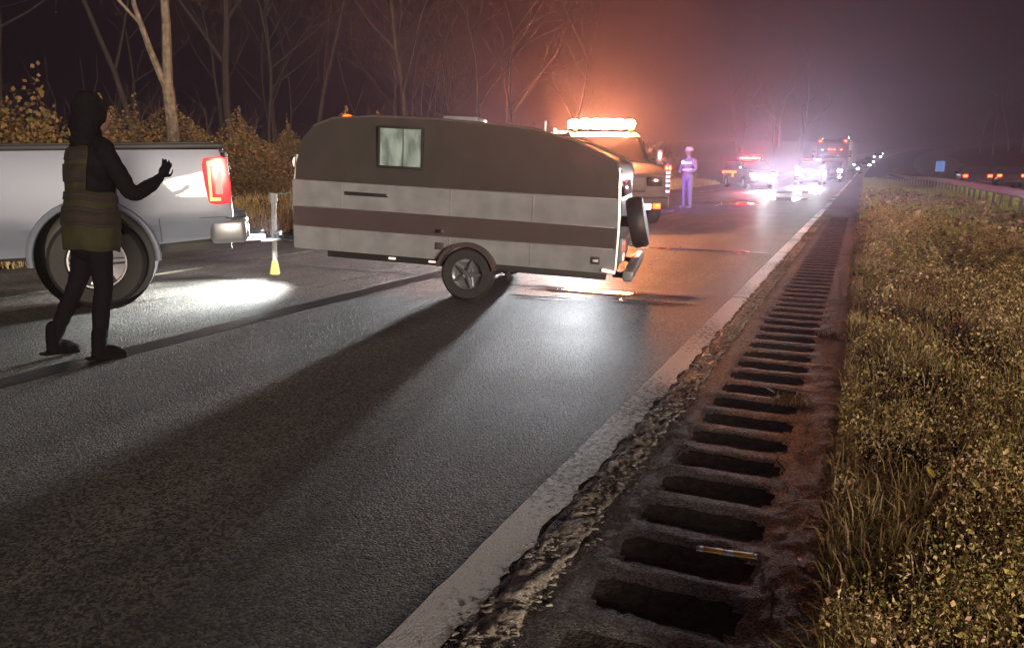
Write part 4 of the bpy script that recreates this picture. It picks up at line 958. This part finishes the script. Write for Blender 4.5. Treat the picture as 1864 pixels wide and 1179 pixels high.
# ------------------------------------------------------------------ tow truck with the amber bar
def tow_truck():
    # cab faces the camera, a little turned to the right in view
    head = math.atan2(-.868, .497)
    t = empty('tow_truck', (-5.87, 18.0, 0), head, 'tow truck with a blazing amber light bar standing behind the camper', 'tow truck')
    hw = 1.0
    prof = [(-1.3, .45), (-1.3, 2.12), (-.2, 2.16), (.25, 2.02), (.78, 1.42), (1.75, 1.28), (2.05, 1.15), (2.1, .50), (1.95, .42)] + arc(1.35, .42, .50, 0, 180, 10) + [(.8, .42)]
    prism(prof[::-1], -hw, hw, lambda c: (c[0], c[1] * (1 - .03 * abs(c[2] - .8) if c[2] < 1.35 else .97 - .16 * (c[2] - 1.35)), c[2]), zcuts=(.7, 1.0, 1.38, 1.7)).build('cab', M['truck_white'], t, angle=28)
    m = MB(); m.add([(.30, -.76, 1.98), (.30, .76, 1.98), (.80, .86, 1.46), (.80, -.86, 1.46)], [(0, 1, 2, 3)]); w = m.build('windscreen', M['glass'], t); w.modifiers.new('t', 'SOLIDIFY').thickness = .02
    for s in (1, -1):
        prism([(-.9, 1.42), (.55, 1.42), (.15, 1.92), (-.85, 1.96)], s * .90, s * .965, None).build('side_window', M['glass'], t)
        m = MB(); m.tube([(.7, s * .95, 1.45), (.72, s * 1.15, 1.5)], .02, 6); m.box((.72, s * 1.20, 1.52), (.06, .18, .36), bev=.03); m.build('wing_mirror', M['chrome'], t)
        m = MB(); m.box((2.08, s * .74, .98), (.08, .34, .22), bev=.04); m.build('headlight', M['hl_soft' if s < 0 else 'glass'], t)
        m = MB(); m.ell((-.12, s * .70, 2.19), (.08, .05, .03)); m.build('cab_marker', M['amber_small'], t)
    m = MB(); m.box((2.11, 0, .92), (.05, 1.05, .34), bev=.02); gr = m.build('grille', M['black_plastic'], t)
    for z in (.82, .9, .98): mm = MB(); mm.box((2.14, 0, z), (.02, .98, .02)); mm.build('grille_bar', M['black_plastic'], gr)
    m = MB(); m.box((2.2, 0, .52), (.2, 2.06, .26), bev=.06); bp = m.build('front_bumper', M['frame_black'], t)
    m = MB(); m.box((2.31, .50, .44), (.04, .22, .12), bev=.02); m.build('fog_lamp', M['hl_soft'], bp)
    m = MB(); m.box((2.31, -.86, .44), (.04, .22, .12), bev=.02); m.build('fog_lamp', M['hl_soft'], bp)
    m = MB(); m.box((2.31, .74, .45), (.04, .17, .11), bev=.02); m.build('turn_signal', M['amber_lamp'] if 'amber_lamp' in M else M['amber_small'], bp)
    # rollback bed, headboard and winch
    m = MB(); m.box((-4.1, 0, 1.02), (5.2, 2.3, .12), bev=.02); bd = m.build('flatbed', M['galv'], t)
    m = MB(); m.box((-4.1, 1.16, 1.10), (5.2, .05, .12)); m.box((-4.1, -1.16, 1.10), (5.2, .05, .12)); m.build('side_rail', M['galv'], bd)
    m = MB()
    for s in (1, -1): m.box((-1.55, s * 1.0, 1.65), (.08, .08, 1.3), bev=.01)
    for z in (1.3, 1.7, 2.2): m.box((-1.55, 0, z), (.06, 1.92, .06), bev=.01)
    hb = m.build('headboard', M['galv'], t)
    m = MB(); m.box((-3.6, .45, .75), (6.0, .09, .26)); m.box((-3.6, -.45, .75), (6.0, .09, .26)); m.build('chassis', M['frame_black'], t)
    m = MB(); m.tube([(-1.95, -.4, 1.2), (-1.95, .4, 1.2)], .14, 14); m.build('winch', M['frame_black'], t)
    # amber bar on the roof: base, amber lenses
    m = MB(); m.box((-.35, 0, 2.20), (.34, 1.66, .06), bev=.015); bb = m.build('light_bar', M['black_plastic'], t)
    for i in range(6):
        y = -.70 + .28 * i; mm = MB(); mm.box((-.35, y, 2.35), (.32, .276, .24 - .05 * (i in (0, 5))), bev=.10, seg=4); mm.build('amber_lens', M['amber'], bb)
    # work lights
    for s in (1, -1):
        m = MB(); m.lathe([(0, 0), (.06, 0), (.085, .08), (.085, .10)], 16, Matrix.Translation((-1.45, s * .62, 2.33)) @ Matrix.Rotation(R(90), 4, 'Y')); wl = m.build('work_light', M['black_plastic'], t)
        m = MB(); m.lathe([(0, .0), (.078, .0), (.078, .01), (0, .015)], 16, Matrix.Translation((-1.345, s * .62, 2.33)) @ Matrix.Rotation(R(90), 4, 'Y')); m.build('lens', M['glass'], wl)
    for x in (1.35,):
        for s in (1, -1): wheel(t, (x, s * .88, .42), .42, .26, s)
    for s in (1, -1): wheel(t, (-4.6, s * .86, .42), .42, .5, s)
    return t
tow = tow_truck()

# ------------------------------------------------------------------ police SUV with the red bar
def police():
    t = generic_car('police_car', (-6.55, 49.6, 0), R(-62), 'dark police SUV with red roof lights and one headlight glaring left of the queue', 'police car', 'suv_dark', 4.9, 1.72, .95, True, front='hl', rear='tail')
    m = MB(); m.box((.05, 0, 1.76), (.32, 1.35, .05), bev=.01); b = m.build('light_bar', M['black_plastic'], t)
    for i, mm in enumerate(('red', 'redcore', 'redcore', 'red', 'redcore', 'red')):
        q = MB(); q.box((.05, -.54 + .216 * i, 1.84), (.28, .20, .11), bev=.03); q.build('red_lens', M[mm], b)
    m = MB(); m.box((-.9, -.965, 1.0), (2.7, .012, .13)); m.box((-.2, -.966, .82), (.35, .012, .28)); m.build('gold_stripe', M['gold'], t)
    m = MB(); m.ell((1.0, -.95, 1.28), (.06, .05, .05)); m.build('spotlight', M['white_small'], t)
    m = MB(); m.tube([(2.55, -.4, .45), (2.62, -.4, .85), (2.62, .4, .85), (2.55, .4, .45)], .03, 6); m.build('push_bar', M['frame_black'], t)
    return t
police()

# the car with high beams and a red roof lamp
def bright_car():
    t = generic_car('police_car', (-3.55, 61.0, 0), R(-93), 'car with the brightest white headlights and a dim red roof light before the semi truck', 'police car', 'suv_dark', 4.9, 1.72, .95, True, front='hl_high', rear='red_dim')
    m = MB(); m.box((.05, 0, 1.76), (.32, 1.35, .05), bev=.01); b = m.build('light_bar', M['black_plastic'], t)
    for i, mm in enumerate(('red', 'red', 'red', 'blue', 'blue')):
        q = MB(); q.box((.05, -.5 + .25 * i, 1.84), (.28, .22, .11), bev=.03); q.build('beacon_lens', M['red_dim'] if mm == 'red' else M['violet'], b)
    for s in (1, -1):
        m = MB(); m.ell((2.45, s * .35, .62), (.04, .10, .06)); m.build('fog_lamp', M['hl'], t)
        m = MB(); m.ell((1.1, s * .85, 1.25), (.08, .09, .09)); m.build('spotlight', M['hl'], t)
    return t
bright_car()

# semi truck behind
def semi():
    t = empty('semi_truck', (-2.55, 70.5, 0), R(-92), 'tall semi truck with amber roof markers waiting behind the bright headlights', 'truck')
    prof = [(-2.2, .5), (-2.2, 3.5), (-.8, 3.62), (.0, 3.35), (.5, 2.75), (.75, 1.95), (2.1, 1.75), (2.35, 1.5), (2.4, .5), (2.2, .45)] + arc(1.5, .5, .58, 0, 180, 8) + [(.8, .45)]
    prism(prof[::-1], -1.2, 1.2, lambda c: (c[0], c[1] * (1 if c[0] < .6 else 1 - .12 * (c[0] - .6)), c[2]), zcuts=(1.0, 1.9, 2.7)).build('cab', M['semi'], t, angle=28)
    m = MB(); m.add([(.56, -.95, 2.68), (.56, .95, 2.68), (.79, 1.0, 2.02), (.79, -1.0, 2.02)], [(0, 1, 2, 3)]); w = m.build('windscreen', M['glass'], t); w.modifiers.new('t', 'SOLIDIFY').thickness = .02
    m = MB(); m.box((2.42, 0, 1.15), (.05, 1.1, .95), bev=.03); gr = m.build('grille', M['chrome'], t)
    for i in range(7): q = MB(); q.box((2.46, 0, .80 + i * .115), (.02, 1.0, .03)); q.build('grille_bar', M['black_plastic'], gr)
    m = MB(); m.box((2.48, 0, .50), (.22, 2.35, .36), bev=.07); bp = m.build('front_bumper', M['chrome'], t)
    for s in (1, -1):
        m = MB(); m.box((2.36, s * .88, .98), (.10, .34, .24), bev=.05); m.build('headlight', M['hl'], t)
        m = MB(); m.ell((2.60, s * .88, .46), (.03, .12, .07)); m.build('fog_lamp', M['hl_soft'], bp)
        m = MB(); m.ell((.02, s * .98, 3.46), (.08, .13, .05)); m.build('roof_marker', M['tail_or'], t)
        m = MB(); m.tube([(.6, s * 1.2, 2.6), (.6, s * 1.42, 2.6)], .02, 6); m.box((.6, s * 1.45, 2.35), (.08, .2, .6), bev=.03); m.build('wing_mirror', M['chrome'], t)
        m = MB(); m.tube([(-2.3, s * 1.05, .8), (-2.3, s * 1.05, 3.9)], .07, 8); m.build('exhaust_stack', M['chrome'], t)
    for y in (-.22, 0, .22): m = MB(); m.ell((.70, y, 2.74), (.05, .08, .04)); m.build('visor_marker', M['tail_or'], t)
    for y in (-.75, .75): m = MB(); m.ell((.70, y, 2.72), (.05, .09, .04)); m.build('visor_marker', M['tail_or'] if y > 0 else M['violet'], t)
    m = MB(); m.box((-8.5, 0, 2.35), (12.0, 2.5, 2.6), bev=.05); m.build('trailer_box', M['car_light'], t)
    m = MB(); m.box((-6, 0, .85), (11, .9, .25)); m.build('chassis', M['frame_black'], t)
    for x in (1.5, -3.2, -4.4, -12.0, -13.2):
        for s in (1, -1): wheel(t, (x, s * 1.0, .52), .52, .4, s)
semi()

# queue of cars further up the hill
qs = [(-1.15, 106.9, 'white headlights just past the semi truck, lowest in the far queue'), (.25, 124.5, 'second pair of headlights in the queue climbing the hill'), (.9, 142, 'third pair of headlights in the queue climbing the hill'), (2.6, 182, 'fourth pair of headlights near the top of the far queue'), (3.5, 217, 'farthest and highest pair of headlights up the hill')]
far0 = None
for i, (x, y, lab) in enumerate(qs):
    z = float(hill(np.array(y)))
    if far0 is None:
        far0 = generic_car('queued_car', (x, y, z), R(-93), 'far car with ' + lab, 'car', 'car_grey', front='hl', group='cars queueing up the hill'); c = far0
    else:
        c = copy_tree(far0); c.location = (x, y, z); c['label'] = 'far car with ' + lab
# cars in the opposite direction, seen from behind
o1 = generic_car('passing_car', (6.95, 61, -.12), R(90), 'car with brake lights glowing beside the blue sign beyond the guardrail', 'car', 'suv_dark', front='hl_soft', rear='tail', group='cars on the opposite road')
o2 = copy_tree(o1); o2.location = (9.3, 64, -.12); o2['label'] = 'car with orange tail lights, rightmost beyond the guardrail'
for ch in o2.children:
    if ch.name.startswith('tail_light'): ch.data = ch.data.copy(); ch.data.materials[0] = M['tail_or']
o3 = copy_tree(o1); o3.location = (8.6, 78, -.12); o3['label'] = 'car glowing red between the other two, farther along the opposite road'

# blue service sign
sg = empty('blue_road_sign', (8.35, 93.7, float(ground_z(np.array(8.35), np.array(93.7)))), 0, 'small blue service sign on a post beyond the guardrail', 'sign'); 
sg.location = (6.0, 75.0, -.2)
m = MB(); m.tube([(0, .03, -.1), (0, .03, 2.2)], .035, 6); m.build('post', M['steel_post'], sg)
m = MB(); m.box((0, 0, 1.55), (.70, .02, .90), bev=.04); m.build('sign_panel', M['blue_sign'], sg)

# ------------------------------------------------------------------ person by the tow truck
def worker():
    t = empty('person', (-5.05, 24.2, 0), R(150), 'person in pale work uniform and helmet standing in purple light beside the road', 'person')
    b = MB(); S_ = 1.06
    def P(x, y, z): return (x * S_, y * S_, z * S_)
    limb(b, [P(0, 0, .92), P(0, 0, 1.1), P(0, 0, 1.3), P(0, 0, 1.42)], [.15, .14, .17, .11], 14)
    for s in (1, -1):
        b.ell(P(.1 * s, 0, 1.34), (.12, .11, .14))
        limb(b, [P(.09 * s, 0, .92), P(.11 * s, .02, .5), P(.12 * s, 0, .1)], [.12, .085, .06])
        limb(b, [P(.2 * s, 0, 1.42), P(.28 * s, .02, 1.16), P(.17 * s, .2, 1.08)], [.075, .06, .045])
        b.ell(P(.12 * s, .07, .045), (.05, .14, .045)); hand(b, P(.16 * s, .21, 1.08), (-.6 * s, .6, .1), (0, -.3, -.9), 1.0, .7)
    limb(b, [P(0, 0, 1.45), P(0, .01, 1.58)], [.06, .058])
    remesh(b, 'body', M['uniform'], .012, t, 3)
    f = MB(); f.ell(P(0, .02, 1.66), (.078, .095, .12)); f.ell(P(0, .12, 1.65), (.016, .025, .02)); remesh(f, 'head', M['skin'], .012, t, 1)
    h = MB(); h.lathe([(.155, -.01), (.15, 0), (.12, .01), (.125, .06), (.09, .12), (.0, .145)], 20, Matrix.Translation(P(0, 0, 1.70))); h.build('helmet', M['helmet'], t)
    for z in (1.12, 1.32): m = MB(); m.lathe([(.180, 0), (.183, .0), (.183, .05), (.180, .05)], 24, Matrix.Translation(P(0, 0, z)) @ Matrix.Diagonal((1.12, .98, 1, 1))); m.build('reflective_band', M['refl'], t)
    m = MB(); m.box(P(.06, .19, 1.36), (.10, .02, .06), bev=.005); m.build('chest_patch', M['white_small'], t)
worker()
# reflective channelizer post beside the worker
def marker_post():
    t = empty('marker_post', (-5.25, 22.3, 0), R(10), 'slim post with white reflective bands and red lamps beside the person in the helmet', 'post')
    m = MB(); m.tube([(0, 0, 0), (0, 0, 1.42)], .055, 10); m.build('post', M['frame_black'], t)
    m = MB(); m.lathe([(.2, 0), (.2, .05), (.07, .08)], 16); m.build('base', M['black_plastic'], t)
    for z in (.55, .72, .86, .98, 1.10): m = MB(); m.lathe([(.060, z), (.062, z), (.062, z + .07), (.060, z + .07)], 12); m.build('reflective_band', M['tl_white'], t)  # bands glow by emission in place of reflected light
    for x in (-.05, .05): m = MB(); m.ell((x, -.05, 1.27), (.045, .03, .07)); m.build('red_lamp', M['tail'], t)
marker_post()

# ------------------------------------------------------------------ guardrail on the right
def guardrail():
    t = empty('guardrail', (4.65, 20, 0), 0, 'long galvanised guardrail curving away behind the right verge', 'guardrail')
    def gxx(y): return 4.62 - (0.0012 * max(0, y - 50) ** 2 if y < 95 else 0)
    prof = [(.0, .30), (-.045, .27), (-.055, .23), (-.012, .17), (-.012, .14), (-.055, .08), (-.045, .04), (0, .01), (.006, .012), (-.038, .045), (-.046, .08), (-.004, .14), (-.004, .17), (-.046, .23), (-.038, .268), (.006, .298)]
    ys = np.arange(8, 92, 1.9)
    n = 0
    for y0, y1 in zip(ys[::2], ys[2::2]):
        mb = MB(); V = []; F = []; K = len(prof)
        for j in range(5):
            y = y0 + (y1 - y0 + .05) * j / 4; zb = float(ground_z(np.array(gxx(y)), np.array(y))) + .52 + .0
            for (dx, z) in prof: V.append((gxx(y) + dx - 4.65, y - 20, z + zb))
        for j in range(4):
            for i in range(K): F.append((j * K + i, j * K + (i + 1) % K, (j + 1) * K + (i + 1) % K, (j + 1) * K + i))
        mb.add(V, F); mb.build('rail_beam', M['galv'], t, angle=60)
    pm = MB(); pm.box((.09, 0, .30), (.10, .12, .98), bev=.008); pm.box((.02, 0, .66), (.06, .12, .26), bev=.005); pme = pm.build('post', M['steel_post'], mesh_only=True)
    for y in ys: link('post', pme, t, loc=(gxx(y) - 4.65 + .02, y - 20, float(ground_z(np.array(gxx(y)), np.array(y)))))
guardrail()

# ------------------------------------------------------------------ small litter
t = empty('snack_packet', (-.31, 2.40, .012), R(8), 'flattened orange and pale blue packet lying across a rumble groove', 'litter')
for i, (x0, x1, mm) in enumerate(((-.10, -.075, 'litter_b'), (-.075, -.012, 'litter_y'), (-.012, .025, 'litter_b'), (.025, .088, 'litter_y'), (.088, .10, 'litter_b'))):
    m = MB(); m.box(((x0 + x1) / 2, 0, .003 + .001 * (i % 2)), (x1 - x0, .032, .006), bev=.002); m.build('printed_band', M[mm], t)
m = MB(); m.box((0, 0, .004), (.014, .05, .007), bev=.002); o = m.build('cigarette_end', M['paper']); o.location = (-.075, 2.44, .01); o.rotation_euler = (0, 0, .3); tag(o, 'small white cigarette end near the verge edge', 'litter')
def leafobj(name, loc, s, m, rz, label):
    me = bpy.data.meshes.new(name); V = [(0, -1, 0), (.35, -.4, .12), (.4, .2, .1), (0, 1, .02), (-.4, .2, .14), (-.35, -.4, .08), (0, 0, 0)]
    me.from_pydata([(a * s, b * s, c * s) for a, b, c in V], [], [(0, 1, 6), (1, 2, 6), (2, 3, 6), (3, 4, 6), (4, 5, 6), (5, 0, 6)]); me.materials.append(m)
    o = link(name, me); o.location = loc; o.rotation_euler = (.3, .2, rz); return tag(o, label, 'leaf')
leafobj('yellow_leaf', (.33, 3.05, .17), .035, M['yleaf'], .4, 'bright yellow leaf resting on the verge weeds')
leafobj('pale_leaf', (-.39, 4.42, .02), .045, M['paper'], 1.2, 'pale leaf caught on the rumble strip beside a small weed')
tag(link('rumble_weed', (lambda me: me)(blades(260, (-.36, -.16), (4.22, 4.42), .07, .003, M['weeds'], 'rumble_weed', 9, 1, None, .9, base=.05))), 'small dark weed growing out of a crack across the rumble strip', 'weed')
tag(link('rumble_weed', blades(160, (-.22, -.06), (6.1, 6.25), .05, .003, M['weeds'], 'rumble_weed', 10, 1, None, 1.0, base=.05)), 'smaller weed growing at the shoulder edge further up the rumble strip', 'weed')

# ------------------------------------------------------------------ lamps of the place
WHITE = (.93, .96, 1.0)
spot('headlamp_beam', (-5.46, 15.45, .64), (-7.0, 5.0, -.2), 10500, 66, WHITE, .15, 1.0)
spot('headlamp_beam', (-3.0, 58.0, .95), (-2.6, 8, .3), 4000, 30, WHITE, .10, .6)
spot('headlamp_beam', (-4.3, 58.0, .95), (-4.0, 8, .3), 3000, 30, WHITE, .10, .6)
spot('headlamp_beam', (-5.2, 47.2, .85), (-1.0, 20, 0), 4000, 40, WHITE, .10, .6)
spot('violet_lamp', (-6.6, 21.0, 1.9), (-4.6, 25.0, .2), 1800, 90, (.36, .16, 1), .10, .8)
spot('hitch_lamp', (-5.75, 6.35, .72), (-6.6, 5.4, 0), 1500, 140, (.93, 1, .97), .05, 1)

# ------------------------------------------------------------------ haze
hz = MB(); hz.box((0, 185, 17.2), (238, 430, 38.8)); ho = hz.build('haze', None, smooth=False)
ho.location = (0, 0, 0)
hm = bpy.data.materials.new('haze_air'); hm.use_nodes = True; hn = hm.node_tree; hn.nodes.clear()
out = hn.nodes.new('ShaderNodeOutputMaterial'); pv = hn.nodes.new('ShaderNodeVolumePrincipled')
pv.inputs['Color'].default_value = (.82, .68, .92, 1); pv.inputs['Density'].default_value = .0032; pv.inputs['Anisotropy'].default_value = .80
hn.links.new(pv.outputs[0], out.inputs['Volume']); ho.data.materials.append(hm)
tag(ho, kind='stuff')
